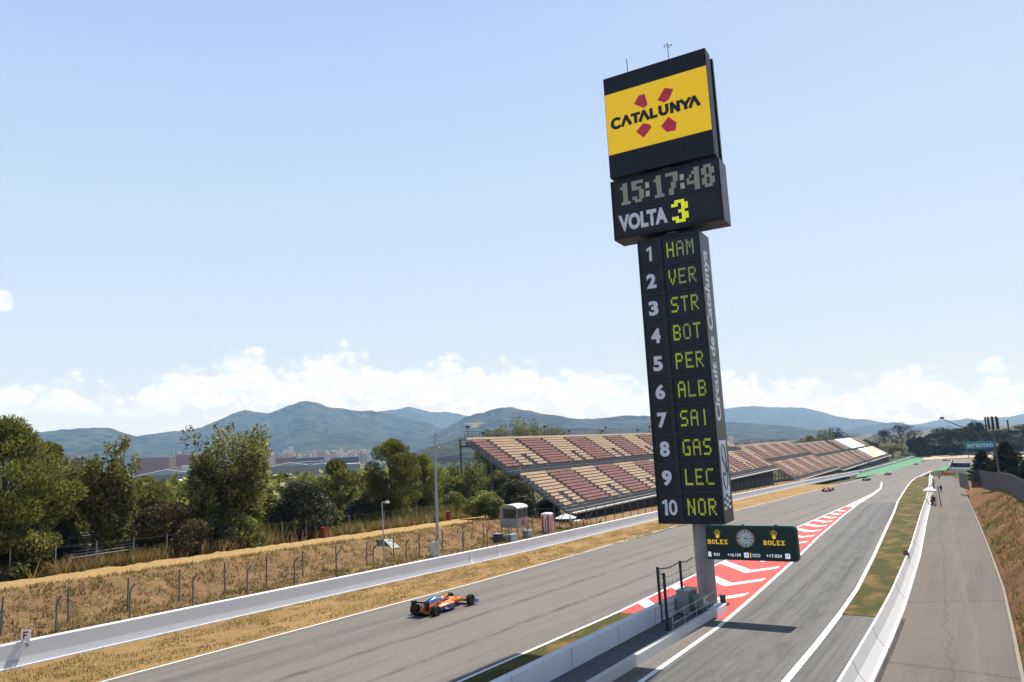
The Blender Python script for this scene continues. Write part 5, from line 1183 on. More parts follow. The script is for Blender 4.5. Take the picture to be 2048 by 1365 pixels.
for y in (-D2+.03, D2-.03): ge.add([(x*.93, y, z-.03) for x, z in arc_], [tuple(range(13))])
ge.build('gable_end', M['hut_grey'], ht)
MB().box((W2+.012, .1, zf+.45), (.02, .62, .55)).build('red_panel', mat('red_panel_paint', (.42, .03, .03), .5), ht)
MB().bar((-W2-.8, D2-.2, .1), (-W2+.05, D2-.2, zf+.1), .04).bar((-W2-.8, D2-.7, .1), (-W2+.05, D2-.7, zf+.1), .04).build('ladder', M['galv'], ht)
# crates and boxes at the hut's foot
for nm, px, yb, X_, d, m_, lab, ct in (('equipment_crate', 996, 1090, -45.0, (.7, .7, .95), M['dark_void'], 'dark green crate left of the marshal hut legs', 'crate'), ('equipment_crate', 1024, 1092, -44.4, (.8, 1.3, .75), M['galv'], 'grey metal crate in front of the marshal hut legs', 'crate'), ('equipment_crate', 1056, 1078, -44.7, (.8, 1.0, .8), M['hut_grey'], 'pale grey crate at the right legs of the marshal hut', 'crate')):
    q = at_x(px, yb, X_); c_ = thing(nm, lab, ct, (X_, q[1], tz(X_, q[1]))); MB().box((0, 0, d[2]/2), d, bev=.02).build('crate_body', m_, c_); MB().box((0, 0, d[2]+.03), (d[0]+.05, d[1]+.05, .06), bev=.01).build('lid', M['galv'], c_)
# portable toilet
q = at_x(1096, 1068, -45.4); tl = thing('portable_toilet', 'white portable toilet with broad red stripes right of the marshal hut', 'toilet', (-45.4, q[1], tz(-45.4, q[1])), R(6))
M['loo_white'] = mat('white_plastic_cabin', (.62, .62, .60), .45, var=.06); M['loo_red'] = mat('red_plastic_cabin', (.50, .06, .03), .45)
MB().box((0, 0, 1.1), (1.12, 1.12, 2.2), bev=.03).build('cabin', M['loo_white'], tl)
st_ = MB()
for x in (-.36, .36): st_.box((x, -.567, 1.08), (.24, .02, 2.0))
for y in (-.36, .3): st_.box((.567, y, 1.08), (.02, .24, 2.0))
st_.build('red_stripe', M['loo_red'], tl)
MB().loft([[(s*(.58-.25*k), t_*(.58-.25*k), 2.2+.16*k**.6) for s, t_ in ((-1, -1), (1, -1), (1, 1), (-1, 1))] for k in (0, .25, .6, 1.0)]).build('roof', M['loo_white'], tl)
MB().box((.575, -.02, 1.05), (.03, .36, 1.8)).box((.60, .12, 1.1), (.04, .04, .14)).build('door', M['galv'], tl)
# white parasol by the toilet
q = at_x(1131, 1036, -46.2); zq = tz(-46.2, q[1]); hp = q[2]-zq
ps = thing('parasol', 'white parasol over the marshals behind the wall, right of the toilet', 'parasol', (-46.2, q[1], zq))
MB().bar((0, 0, -.1), (0, 0, hp+.45), .025).build('pole', M['galv'], ps)
MB().lathe([(1.45, hp-.05), (1.42, hp), (.7, hp+.30), (.05, hp+.5), (0, hp+.5)], n=8).build('canopy', mat('white_canvas', (.62, .62, .60), .8), ps)
q = at_x(1152, 1041, -45.2); tb_ = thing('folding_table', 'white table top beside the marshals under the parasol', 'table', (-45.2, q[1], tz(-45.2, q[1]))); MB().box((0, 0, 1.0), (.8, 1.9, .06)).build('table_top', M['loo_white'], tb_)
for x in (-.35, .35):
    for y in (-.85, .85): MB().bar((x, y, 0), (x, y, .98), .025).build('leg', M['galv'], tb_)
# ---------------------------------------------------------------- racing cars
M['tyre'] = mat('racing_tyre', (.014, .013, .013), .75, spec=.3); M['rimdark'] = mat('dark_wheel_rim', (.03, .03, .032), .35, .7); M['carbon'] = mat('black_carbon', (.012, .012, .014), .4, spec=.5)
M['tyre_red'] = mat('red_tyre_band', (.20, .015, .02), .6)
def paint(name, c): return mat(name, c, .22, .0, .6, coat=.6)
def se(y, hw, zb, zt, n=16, e=2.6, xo=0.0):
    """one closed cross-section of a body"""
    out = []; cz, hz = (zb+zt)/2, (zt-zb)/2
    for k in range(n):
        a = 2*math.pi*k/n; c, s = math.cos(a), math.sin(a)
        out.append((xo+hw*math.copysign(abs(c)**(2/e), c), y, cz+hz*math.copysign(abs(s)**(2/e), s)))
    return out
def body(secs, mats_fn, n=16):
    mb = MB(); rings = [se(*s_, n=n) if len(s_) == 4 else se(s_[0], s_[1], s_[2], s_[3], n=n, e=s_[4], xo=s_[5]) for s_ in secs]
    mb.loft(rings)
    for i, f in enumerate(mb.f):
        c = np.mean([mb.v[j] for j in f], 0); mb.mi[i] = mats_fn(c, i)
    return mb
def race_car(label, loc, rz, main, side, top, wing, halo, group='racing cars', detail=True, text=None):
    car = thing('racing_car', label, 'racing car', loc, rz, group); car.scale = (1.05, 1.05, 1.05)
    ms = [main, side, top, M['carbon']]
    body([(2.62, .07, .17, .27), (2.35, .12, .17, .34), (1.7, .20, .18, .52), (1.2, .26, .14, .62), (.7, .32, .10, .66), (.55, .34, .08, .67)], lambda c, i: 0).build('nose', ms, car, True)
    tubb = body([(.56, .34, .08, .67), (.2, .40, .07, .60), (-.25, .42, .07, .62), (-.5, .40, .07, .70)], lambda c, i: 0 if c[2] > .3 else 1); tubb.build('cockpit_tub', ms, car, True)
    MB().box((0, .12, .625), (.46, .80, .08), bev=.02).build('cockpit_opening', M['carbon'], car)
    body([(-.42, .17, .55, .98), (-.75, .20, .40, .97), (-1.2, .15, .32, .86), (-1.7, .09, .28, .66), (-2.1, .05, .28, .44)], lambda c, i: 2 if c[2] > .66 else 0).build('engine_cover', ms, car, True)
    fin = MB().prism([(-.5, .93), (-.9, .99), (-1.75, .84), (-1.95, .55), (-1.6, .55), (-1.0, .80)], lambda u, v, d: (d, u, v), -.012, .012).build('engine_fin', top, car)
    MB().box((0, -.50, 1.03), (.20, .12, .06), bev=.015).build('camera_pod', mat('yellow_pod', (.6, .5, .05), .4) if detail else M['carbon'], car)
    for s_ in (-1, 1):
        b = body([(.42, .16, .16, .52, 3.2, s_*.58), (.2, .24, .12, .57, 3.2, s_*.56), (-.4, .26, .10, .56, 3.0, s_*.52), (-1.0, .20, .10, .48, 2.8, s_*.42), (-1.6, .12, .10, .36, 2.6, s_*.26), (-1.95, .06, .12, .27, 2.4, s_*.16)],
             lambda c, i: (1 if (c[2] < .40 and abs(c[0]) > .36) else 0)); sp = b.build('sidepod', ms, car, True)
        MB().box((s_*.58, .43, .38), (.26, .02, .22)).build('air_inlet', M['carbon'], sp)
        if text and s_ > 0:
            tb = MB(); put_text(tb, text, lambda u, v: (.775-.006*abs(u+.3)*4, u, v), -.62, .2, .75, .15); tb.build('sidepod_lettering', M['scr_white'], sp)
        if detail:
            bb = MB()
            for q in range(3): bb.prism([(.50+.13*q, .1), (.62+.13*q, .1), (.66+.13*q, .42-.05*q), (.55+.13*q, .46-.05*q)], lambda u, v, d: (s_*(.62+.03*q)+d, u, v), -.008, .008)
            bb.build('barge_board', M['carbon'], car)
            m_ = MB(); m_.bar((s_*.38, .62, .62), (s_*.60, .66, .70), .012).box((s_*.64, .66, .71), (.16, .06, .09), bev=.012); m_.build('mirror', main, car)
    MB().prism([(-.35, .95), (-.72, .40), (-.78, -.6), (-.62, -1.35), (-.45, -2.05), (.45, -2.05), (.62, -1.35), (.78, -.6), (.72, .40), (.35, .95)], lambda u, v, d: (u, v, d), .04, .075).build('floor', M['carbon'], car)
    df = MB()
    for x in (-.42, -.2, 0, .2, .42): df.prism([(-1.8, .05), (-2.22, .24), (-2.22, .05)], lambda u, v, d: (x+d, u, v), -.008, .008)
    df.quad((-.5, -1.75, .07), (.5, -1.75, .07), (.5, -2.25, .27), (-.5, -2.25, .27)); df.build('diffuser', M['carbon'], car)
    MB().box((0, -2.2, .30), (.12, .26, .14), bev=.03).build('rear_light', M['carbon'], car)
    # wings
    fw = MB(); fw.box((0, 2.52, .11), (1.96, .26, .02)); 
    for k in range(3): fw.hexa([(-.97, 2.42-.11*k, .12+.045*k), (.97, 2.42-.11*k, .12+.045*k), (.97, 2.30-.11*k, .17+.05*k), (-.97, 2.30-.11*k, .17+.05*k)] + [(-.97, 2.42-.11*k, .132+.045*k), (.97, 2.42-.11*k, .132+.045*k), (.97, 2.30-.11*k, .182+.05*k), (-.97, 2.30-.11*k, .182+.05*k)])
    fwo = fw.build('front_wing', wing, car)
    for s_ in (-1, 1): MB().prism([(2.66, .06), (2.66, .2), (2.2, .36), (2.06, .36), (2.06, .06)], lambda u, v, d: (s_*.985+d, u, v), -.01, .01).build('endplate', wing, fwo)
    rw = MB()
    for y, z, t_, ch in ((-2.05, .80, .02, .26), (-2.26, .90, .02, .14)):
        rw.hexa([(-.5, y+ch/2, z-.03), (.5, y+ch/2, z-.03), (.5, y-ch/2, z+.05), (-.5, y-ch/2, z+.05), (-.5, y+ch/2, z-.03+t_), (.5, y+ch/2, z-.03+t_), (.5, y-ch/2, z+.05+t_), (-.5, y-ch/2, z+.05+t_)])
    rw.bar((0, -1.9, .35), (0, -2.06, .8), .03); rwo = rw.build('rear_wing', M['carbon'], car)
    for s_ in (-1, 1): MB().prism([(-1.86, .38), (-1.86, .92), (-2.36, .98), (-2.36, .52), (-2.2, .36)], lambda u, v, d: (s_*.515+d, u, v), -.012, .012).build('endplate', M['carbon'], rwo)
    for x, y, w_ in ((-.85, 1.95, .30), (.85, 1.95, .30), (-.80, -1.65, .40), (.80, -1.65, .40)):
        wh = MB(); r_ = .335; h = w_/2
        wh.lathe([(.20, -h), (.29, -h), (r_-.015, -h+.03), (r_, -h+.07), (r_, h-.07), (r_-.015, h-.03), (.29, h), (.20, h)], (x, y, r_), 24, 0, 'x', False); wo_ = wh.build('tyre', M['tyre'], car)
        MB().lathe([(0, -h+.04), (.19, -h+.02), (.205, -h+.01), (.205, h-.01), (.19, h-.02), (0, h-.04)], (x, y, r_), 16, 0, 'x').build('rim', M['rimdark'], wo_)
        rb_ = MB()
        for sg_ in (-1, 1): rb_.lathe([(.270, sg_*(h+.002)), (.284, sg_*(h+.002))], (x, y, r_), 24, 0, 'x', False)
        rb_.build('tyre_band', M['tyre_red'], wo_)
        su = MB()
        for zz_, yy_ in ((.22, .22), (.22, -.2), (.42, .16), (.42, -.14)): su.bar((math.copysign(.16, x), y+yy_*1.6, zz_+.04), (x-math.copysign(h, x), y+yy_*.25, zz_), .014, 4)
        su.build('suspension_arm', M['carbon'], car)
    ha = MB(); ha.tube([(0, .72, .64), (0, .62, .84), (0, .50, .90)], .028, 6)
    ha.tube([(-.30, -.38, .74), (-.31, -.1, .86), (-.25, .25, .905), (-.1, .47, .91), (.1, .47, .91), (.25, .25, .905), (.31, -.1, .86), (.30, -.38, .74)], .034, 7); ha.build('halo', halo, car)
    if detail:
        dr = thing('person', 'helmeted driver seated in the orange and blue racing car', 'person', loc, rz); dr.scale = (1.05, 1.05, 1.05)
        MB().lathe([(0, .52), (.10, .53), (.135, .60), (.14, .68), (.12, .76), (.07, .81), (0, .825)], (0, .02, 0), 14).build('helmet', mat('white_helmet', (.6, .58, .5), .3), dr, True)
        MB().box((0, .14, .685), (.20, .05, .07), bev=.02).build('visor', M['glass'], dr)
        dm = MB(); dm.lathe([(.06, .40), (.20, .42), (.17, .50), (.07, .55)], (0, .0, 0), 12); dm.build('body', M['carbon'], dr, True)
    return car
OR, BL, LB = paint('papaya_orange_paint', (.80, .20, .012)), paint('deep_blue_paint', (.012, .05, .16)), paint('bright_blue_paint', (.03, .16, .42))
race_car('large orange and blue racing car on the main straight, nearest of all the cars', (-31.95, 39.62, g(39.62)), R(.5), OR, BL, LB, LB, OR, text='VELO')
RD, BK, GR, MR, NV = paint('red_paint', (.55, .02, .012)), paint('black_paint', (.02, .02, .022)), paint('dark_green_paint', (.01, .10, .075)), paint('dark_red_paint', (.26, .02, .025)), paint('navy_paint', (.03, .04, .14))
for px, py, rz, cs, lab in ((1656, 983, .5, (RD, RD, RD, RD, BK), 'bright red racing car farther down the straight, right of the tower'), (1733, 961.5, .5, (GR, GR, GR, GR, BK), 'dark green racing car following the straight beside the green run-off'),
                            (1776, 950.5, .5, (MR, BK, MR, BK, BK), 'dark red racing car far down the straight, ahead of the dark green one'), (1832, 930.5, 0, (GR, BK, BK, GR, BK), 'distant greenish black racing car braking for the first corner'),
                            (1895, 922.8, -72, (MR, NV, NV, MR, BK), 'tiny red and navy racing car turning right through the first corner')):
    q = on_ground(px, py); race_car(lab, (q[0], q[1], g(q[1])), R(rz), *cs, detail=False)
# ---------------------------------------------------------------- people
M['skin'] = mat('skin', (.36, .20, .13), .6); M['hairdark'] = mat('dark_hair', (.02, .014, .01), .7)
def person(label, loc, rz, shirt, legs, hat=None, pose='stand', hgt=1.76, bag=None, group=None, skirt=None):
    s_ = hgt/1.76
    st = {'stand': (.02, -.02, .0), 'walk': (.30, -.26, .0), 'lean': (.05, -.05, .30)}[pose]; ln = st[2]
    J = {'pel': (0, 0, .95), 'spi': (0, ln*.4, 1.15), 'che': (0, ln*.8, 1.36), 'nec': (0, ln*1.0, 1.50), 'hea': (0, ln*1.05+.01, 1.60)}
    V, E, Rr = [], [], []
    def v(p, r_): V.append(tuple(q*s_ for q in p)); Rr.append((r_*s_, r_*s_)); return len(V)-1
    pel = v(J['pel'], .135); spi = v(J['spi'], .125); che = v(J['che'], .15); nec = v(J['nec'], .062); hea = v((0, ln*1.05+.015, 1.58), .078); hd2 = v((0, ln*1.05+.02, 1.68), .085)
    E += [(pel, spi), (spi, che), (che, nec), (nec, hea), (hea, hd2)]; hands = []
    for sg_, dy in ((-1, st[0]), (1, st[1])):
        h = v((sg_*.10, 0, .88), .092); k = v((sg_*.105, dy*.55+.03, .50), .060); a = v((sg_*.105, dy, .10), .042); f = v((sg_*.12, dy+.15, .045), .036); E += [(pel, h), (h, k), (k, a), (a, f)]
        sh_ = v((sg_*.19, ln*.85, 1.42), .062); el = v((sg_*.25, ln*.9-dy*.35, 1.14), .043); wr = v((sg_*.25, ln*1.0+.10-dy*.5, .92), .030); hn = v((sg_*.25, ln+.14-dy*.55, .84), .034); E += [(che, sh_), (sh_, el), (el, wr), (wr, hn)]; hands.append((sg_, np.array(V[hn])))
    me = bpy.data.meshes.new('body'); me.from_pydata(V, E, []); o = bpy.data.objects.new('body', me); C.objects.link(o)
    o.modifiers.new('skin', 'SKIN'); o.modifiers.new('sub', 'SUBSURF').levels = 1
    for i, d_ in enumerate(me.skin_vertices[0].data): d_.radius = Rr[i]; d_.use_root = (i == 0)
    dg = bpy.context.evaluated_depsgraph_get(); m2 = bpy.data.meshes.new_from_object(o.evaluated_get(dg)); bpy.data.objects.remove(o)
    fv = [tuple(x.co) for x in m2.vertices]; ff = [tuple(p.vertices) for p in m2.polygons]; bpy.data.meshes.remove(m2)
    mb = MB().add(fv, ff)
    for i, f in enumerate(mb.f):
        c = np.mean([mb.v[j] for j in f], 0)/s_
        mb.mi[i] = 2 if (c[2] > 1.49 or (abs(c[0]) > .19 and c[2] < .93)) else (0 if c[2] > .96 else (3 if c[2] < .09 else 1))
    for sg_, hp in hands:      # four fingers and a thumb on each hand
        for k in range(4): mb.tube([hp+np.array([0, -.02+.014*k, -.01])*s_, hp+np.array([-sg_*.004, -.022+.016*k, -.055])*s_, hp+np.array([-sg_*.016, -.022+.016*k, -.085+.006*abs(k-1.5)])*s_], [.0085*s_, .008*s_, .006*s_], 5, 2)
        mb.tube([hp+np.array([0, .025, .01])*s_, hp+np.array([-sg_*.01, .05, -.02])*s_, hp+np.array([-sg_*.015, .055, -.045])*s_], [.009*s_, .009*s_, .007*s_], 5, 2)
    hy_ = (ln*1.05+.02)*s_
    mb.tube([(0, hy_+.07*s_, 1.655*s_), (0, hy_+.105*s_, 1.63*s_)], [.010*s_, .016*s_], 5, 2)
    for sg_ in (-1, 1): mb.lathe([(0, -.009), (.009, 0), (0, .009)], (sg_*.032*s_, hy_+.076*s_, 1.665*s_), 6, 4); mb.lathe([(0, -.03), (.014, 0), (0, .03)], (sg_*.084*s_, hy_, 1.645*s_), 6, 2)
    p = thing('person', label, 'person', loc, rz, group)
    mb.build('body', [shirt, legs, M['skin'], M['carbon'], M['carbon']], p, True)
    MB().lathe([(.088*s_, 1.66*s_), (.094*s_, 1.70*s_), (.085*s_, 1.755*s_), (.05*s_, 1.785*s_), (0, 1.79*s_)], (0, hy_-.008, 0), 12).build('cap' if hat else 'hair', hat or M['hairdark'], p, True)
    if bag: MB().box((0, ln-.20, 1.2*s_), (.32, .18, .46), bev=.05).build('backpack', bag, p)
    return p
def cl(n, c): return mat(n, c, .85, spec=.2, var=.1)
redc, whitec, navyc, blackc, orangec, tealc, greyc = cl('red_cloth', (.42, .025, .03)), cl('white_cloth', (.6, .6, .62)), cl('navy_cloth', (.02, .025, .06)), cl('black_cloth', (.015, .015, .018)), cl('orange_cloth', (.62, .17, .02)), cl('light_blue_cloth', (.30, .42, .55)), cl('grey_cloth', (.12, .12, .14))
for px, yf, sh_, lg, ht_, ps_, rz, lab, bg_ in ((1863.5, 1011, redc, blackc, None, 'stand', 200, 'person in a red top and dark trousers under the white canopy by the barrier', None), (1870, 1012.5, blackc, blackc, orangec, 'stand', 170, 'person in black with an orange cap under the white canopy, nearer the road', None),
        (1883, 986.5, navyc, blackc, None, 'walk', 190, 'person in dark clothes with a bag walking on the service road', blackc), (1869, 983, redc, greyc, blackc, 'lean', 30, 'person in a red jacket behind the white canopy, leaning to the barrier', None),
        (1862, 980, blackc, blackc, whitec, 'lean', 40, 'person in black with a white cap right against the barrier behind the canopy', None), (1866.5, 970.5, navyc, blackc, redc, 'lean', 60, 'person in navy with a red cap at the barrier, beyond the canopy group', None),
        (1879, 960, whitec, navyc, None, 'stand', 20, 'person in a white top near the end of the barrier', blackc), (1877.5, 951, tealc, blackc, None, 'stand', 10, 'person in a light blue top beside the orange barriers at the barrier end', None)):
    q = on_ground(px, yf); q[0] = max(q[0], float(XB(q[1]))+.35); person(lab, (q[0], q[1], g(q[1])+.006), R(rz), sh_, lg, ht_, ps_, bag=bg_, group='marshals along the service road')
for px, yh, X_, sh_, lg, ht_, lab in ((1140, 1029, -44.7, tealc, redc, whitec, 'marshal in a pale blue top and red trousers beneath the parasol behind the wall'), (1167, 1038, -44.5, redc, redc, whitec, 'marshal in red with a white helmet standing behind the wall, right of the parasol'), (1197, 1035.5, -44.1, redc, whitec, whitec, 'marshal in a red top and white helmet, alone behind the wall below the seats')):
    q = at_x(px, yh, X_)
    for _ in range(4): X_ = float(XWALL(q[1]))-.75; q = at_x(px, yh, X_)
    person(lab, (X_, q[1], q[2]-1.79), R(-80), sh_, lg, ht_, 'lean' if px == 1197 else 'stand', group='marshals behind the concrete wall')
# ---------------------------------------------------------------- pit wall island under the tower
pw = thing('pit_wall', 'white concrete wall between the grass verge and the walkway, ending at the tower', 'wall', (0, 0, 0))
wall_profile('wall_face', [(-17.12, y) for y in yr(-40, 46.2, 3)], [(-.40, -.3), (-.40, 1.08), (-.38, 1.10), (-.03, 1.10), (0, 1.07), (0.0, -.3)], [M['wallpaint']], [0]*5, pw)
for y in (20.5, 25.5, 30.5, 35.5, 40.5): MB().box((-17.112, y, g(y)+.55), (.03, .03, 1.12)).build('wall_joint', M['wallgrey'], pw)
kw = thing('low_wall', 'low white concrete wall along the pit exit side of the walkway', 'wall', (0, 0, 0))
wall_profile('wall_face', [(-14.95, y) for y in yr(-40, 44.2, 3)], [(-.25, -.3), (-.25, .45), (-.23, .47), (-.03, .47), (0, .44), (0.03, -.3)], [M['barrier']], [0]*5, kw)
wall_profile('end_block', [(-14.72, y) for y in yr(44.2, 46.0, .9)], [(-.50, -.3), (-.50, .5), (-.47, .53), (-.04, .53), (0, .49), (0.02, -.3)], [M['wallpaint']], [0]*5, kw)
structure(ribbon('walkway', lambda y: -17.2, lambda y: -15.1, yr(-40, 46.2, 3), .15, M['walk'], 2)); structure(MB().quad((-17.3, 46.2, g(46)-.2), (-15.0, 46.2, g(46)-.2), (-15.0, 46.2, g(46)+.152), (-17.3, 46.2, g(46)+.152)).build('walkway_edge', M['walk']))
structure(MB().box((-16.3, 47.3, g(47.3)+.05), (2.1, 2.2, .14)).build('tower_plinth_ground', M['walk']))
A_, B_, C_ = on_ground(1323, 1243, .15), on_ground(1336, 1261, .15), np.array([-16.95, 44.6, 0])
df_ = thing('debris_screen', 'dark steel frame with slack wires standing on the walkway before the tower', 'fence frame', (0, 0, 0)); tp_ = []
for k, (q, h) in enumerate(((A_, 3.05), (B_, 3.05), (C_, 3.0))):
    z = g(q[1])+.15; MB().box((q[0], q[1], z+h/2), (.13, .13, h)).box((q[0], q[1], z+.02), (.3, .3, .04)).build('post', M['blacksteel'], df_); tp_.append((q[0], q[1], z))
wm_ = MB(); D_ = (tp_[2][0], 46.9, g(46.9)+.15)
for a, b in ((tp_[0], tp_[1]), (tp_[0], tp_[2]), (tp_[2], D_)):
    for j, h in enumerate((.5, .85, 1.2, 1.55, 1.95, 2.4, 2.95)):
        s_ = .05*math.sin(j*5.1); wm_.tube([(a[0], a[1], a[2]+h), ((a[0]+b[0])/2, (a[1]+b[1])/2, (a[2]+b[2])/2+h-.12+s_), (b[0], b[1], b[2]+h)], .013 if j < 6 else .03, 4, cap=False)
    for s_ in (.2, .4, .6, .8):
        x, y, z = (a[0]+(b[0]-a[0])*s_, a[1]+(b[1]-a[1])*s_, a[2]+(b[2]-a[2])*s_); wm_.bar((x, y, z+.5), (x, y, z+2.8), .006, 3)
wm_.build('wire_mesh', M['wire'], df_)
for px, py, d, m_, lab in ((1347, 1228, (.75, .75, 1.30), M['hut_grey'], 'tall grey metal cabinet with a dark door on the walkway beside the pit wall'), (1362, 1222, (.7, .7, 1.25), M['galv'], 'second tall grey cabinet, standing behind the first one on the walkway')):
    q = on_ground(px, py, .15); x = -16.62; c_ = thing('metal_cabinet', lab, 'cabinet', (x, q[1]+.35, g(q[1]+.35)+.15)); MB().box((0, 0, d[2]/2+.06), d, bev=.015).build('cabinet_body', m_, c_)
    MB().box((d[0]/2+.008, 0, d[2]/2+.06), (.02, d[1]-.12, d[2]-.14)).box((d[0]/2+.03, .2, .75), (.03, .03, .14)).build('door', M['darkpost'], c_); MB().box((0, 0, d[2]+.08), (d[0]+.06, d[1]+.06, .05)).build('cabinet_lid', M['galv'], c_)
q = on_ground(1388, 1226, .15); jb = thing('junction_box', 'light grey electrical box on short legs at the foot of the tower', 'junction box', (-16.0, q[1]+.4, g(q[1]+.4)+.15))
MB().box((0, 0, .68), (.85, 1.0, .62), bev=.015).build('box_body', M['hut_grey'], jb); MB().box((.435, 0, .68), (.02, .8, .5)).build('box_door', M['loo_white'], jb)
MB().box((.45, .2, .72), (.012, .28, .22)).build('warning_label', M['loo_red'], jb)
for x in (-.34, .34):
    for y in (-.4, .4): MB().box((x, y, .19), (.06, .06, .38)).build('leg', M['galv'], jb)
hr_ = thing('handrail', 'pale tubular handrail along the walkway edge below the tower', 'handrail', (0, 0, 0)); hp = [(-15.35, y) for y in (38.6, 40.5, 42.4, 44.2, 46.0)]; rr = MB()
for h in (.55, 1.05): rr.tube([(x, y, g(y)+.15+h) for x, y in hp], .025, 6)
rr.build('rail', M['galv'], hr_)
for x, y in hp: MB().bar((x, y, g(y)+.1), (x, y, g(y)+1.2), .025).build('post', M['galv'], hr_)
gb = thing('green_bin', 'small dark green bin behind the end of the low white wall', 'bin', (-15.38, 47.5, g(47.5))); gb.scale = (.8, .8, .72); MB().lathe([(.2, 0), (.24, .9), (.26, .92), (.26, .98), (0, 1.0)], n=12).build('bin_body', M['board_green'], gb); MB().lathe([(.27, .98), (.25, 1.06), (0, 1.1)], n=12).build('lid', M['blacksteel'], gb)
# ---------------------------------------------------------------- right-hand barrier, kerb, fence
jb_ = thing('concrete_barrier', 'long white sloped concrete barrier curving between grass strip and service road', 'barrier', (0, 0, 0))
wall_profile('barrier_face', path_of(XB, -40, 292, 2.5), [(-.92, -.2), (-.90, .12), (-.75, .32), (-.71, 1.02), (-.69, 1.06), (-.61, 1.06), (-.59, 1.02), (-.42, .55), (-.14, .17), (0, .12), (.02, -.2)],
             [M['barrier'], M['wallpaint']], [0, 0, 0, 1, 1, 1, 0, 0, 1, 1], jb_)
for y in (33.6, 40.2, 53.4, 66.6, 79.8): MB().tube([(float(XB(y))+o, y, g(y)+h) for o, h in ((-.70, 1.06), (-.61, 1.062), (-.588, 1.02), (-.418, .55), (-.138, .172), (.002, .122), (.02, 0))], .012, 4).build('barrier_joint', M['kerbstone'], jb_)
kb = MB()
for a, b in zip(yr(-40, 262, 2.5)[:-1], yr(-40, 262, 2.5)[1:]):
    xa, xb_ = float(XK(a)), float(XK(b)); kb.hexa([(xa, a, g(a)-.1), (xa+.15, a, g(a)-.1), (xb_+.15, b, g(b)-.1), (xb_, b, g(b)-.1), (xa, a, g(a)+.13), (xa+.15, a, g(a)+.13), (xb_+.15, b, g(b)+.13), (xb_, b, g(b)+.13)])
structure(kb.build('kerb', M['kerbstone']))
q = on_ground(1823, 1112, 1.05); ms_ = thing('marker_board', 'small dark board with a red letter F clamped to the white barrier', 'sign', (float(XB(q[1]))-.6, q[1], g(q[1])+1.05), R(20))
MB().box((-.12, 0, .32), (.52, .04, .58), bev=.01).build('board', M['darkpost'], ms_); ms_.scale = (.7, .7, .7); MB().box((.16, -.05, .02), (.1, .1, .62), 0).build('board_bracket', M['blacksteel'], ms_)
tb = MB()
for a, b, c, d in ((-.24, .14, -.16, .50), (-.24, .42, 0.0, .50), (-.24, .28, -.04, .36)): tb.quad((a, -.028-.002*b, b), (c, -.028-.002*b, b), (c, -.028-.002*b, d), (a, -.028-.002*b, d))
tb.build('board_letter', M['loo_red'], ms_)
M['fence_grey'] = mat('weathered_grey_fence', (.085, .083, .082), .85, var=.25, vscale=2)
def slat_fence(label, pts, h, m, base):
    f = thing('slatted_fence', label, 'fence', (0, 0, 0)); path = []
    for (xa, ya), (xb_, yb) in zip(pts[:-1], pts[1:]):
        n_ = max(1, int(math.hypot(xb_-xa, yb-ya)/2.4)); path += [(xa+(xb_-xa)*k/n_, ya+(yb-ya)*k/n_) for k in range(n_)]
    path.append(pts[-1])
    for (xa, ya), (xb_, yb) in zip(path[:-1], path[1:]):
        za, zb = max(g(ya)+base, tz(xa, ya)), max(g(yb)+base, tz(xb_, yb)); s_ = MB(); L = math.hypot(xb_-xa, yb-ya); n_ = max(2, int(L/.27)); an = math.atan2(yb-ya, xb_-xa)
        for k in range(n_):
            t_ = (k+.5)/n_; s_.box((xa+(xb_-xa)*t_, ya+(yb-ya)*t_, za+(zb-za)*t_+h/2-.15), (L/n_*.80, .04, h+.3), an)
        for q in (.3, h-.3): s_.hexa([(xa, ya, za+q-.04), (xb_, yb, zb+q-.04), (xb_+.06, yb+.05, zb+q-.04), (xa+.06, ya+.05, za+q-.04), (xa, ya, za+q+.04), (xb_, yb, zb+q+.04), (xb_+.06, yb+.05, zb+q+.04), (xa+.06, ya+.05, za+q+.04)])
        s_.build('slat_panel', m, f); MB().box((xa+.07, ya+.07, za+h/2-.1), (.11, .11, h+.4)).build('post', M['darkpost'], f)
    return f
slat_fence('grey fence of upright slats along the top of the brown bank at the photo edge', [(-3.3, 152.6), (-2.0, 153.5), (.73, 131.8), (1.92, 113.7), (2.49, 98.7), (3.2, 84), (3.9, 66)], 2.75, M['fence_grey'], 2.7)
slat_fence('dark slatted gate fence beyond the bend of the service road', [(-6.0, 181), (-4.4, 170), (-4.0, 163)], 2.7, M['darkpost'], 1.6)
# canopy, post and tyre by the barrier
q = on_ground(1866, 1010); cz = g(q[1]); cx_ = float(XB(q[1]))
cn = thing('canopy', 'small white canopy on poles over the barrier where the marshals stand', 'canopy', (cx_-.1, q[1], cz))
MB().loft([[(x*s_, y*s_, z) for x, y in ((-.85, -1.1), (1.15, -1.1), (1.15, 1.1), (-.85, 1.1))] for s_, z in ((1.0, 2.25), (1.0, 2.42), (.55, 2.72), (.06, 2.95))]).build('canopy_cloth', whitec, cn)
for x in (.35, 1.08):
    for y in (-1.05, 1.05): MB().bar((x, y, 0), (x, y, 2.3), .03).build('pole', M['galv'], cn)
q2 = on_ground(1882.5, 1013); fp = thing('black_post', 'thin black post with a crossbar on the road side of the white canopy', 'post', (q2[0], q2[1], g(q2[1]))); MB().bar((0, 0, 0), (-.12, 0, 3.3), .07).box((0, 0, .03), (.5, .5, .06)).build('post_shaft', M['blacksteel'], fp); MB().bar((-.12, 0, 3.22), (-1.5, .1, 3.25), .03).build('crossbar', M['blacksteel'], fp)
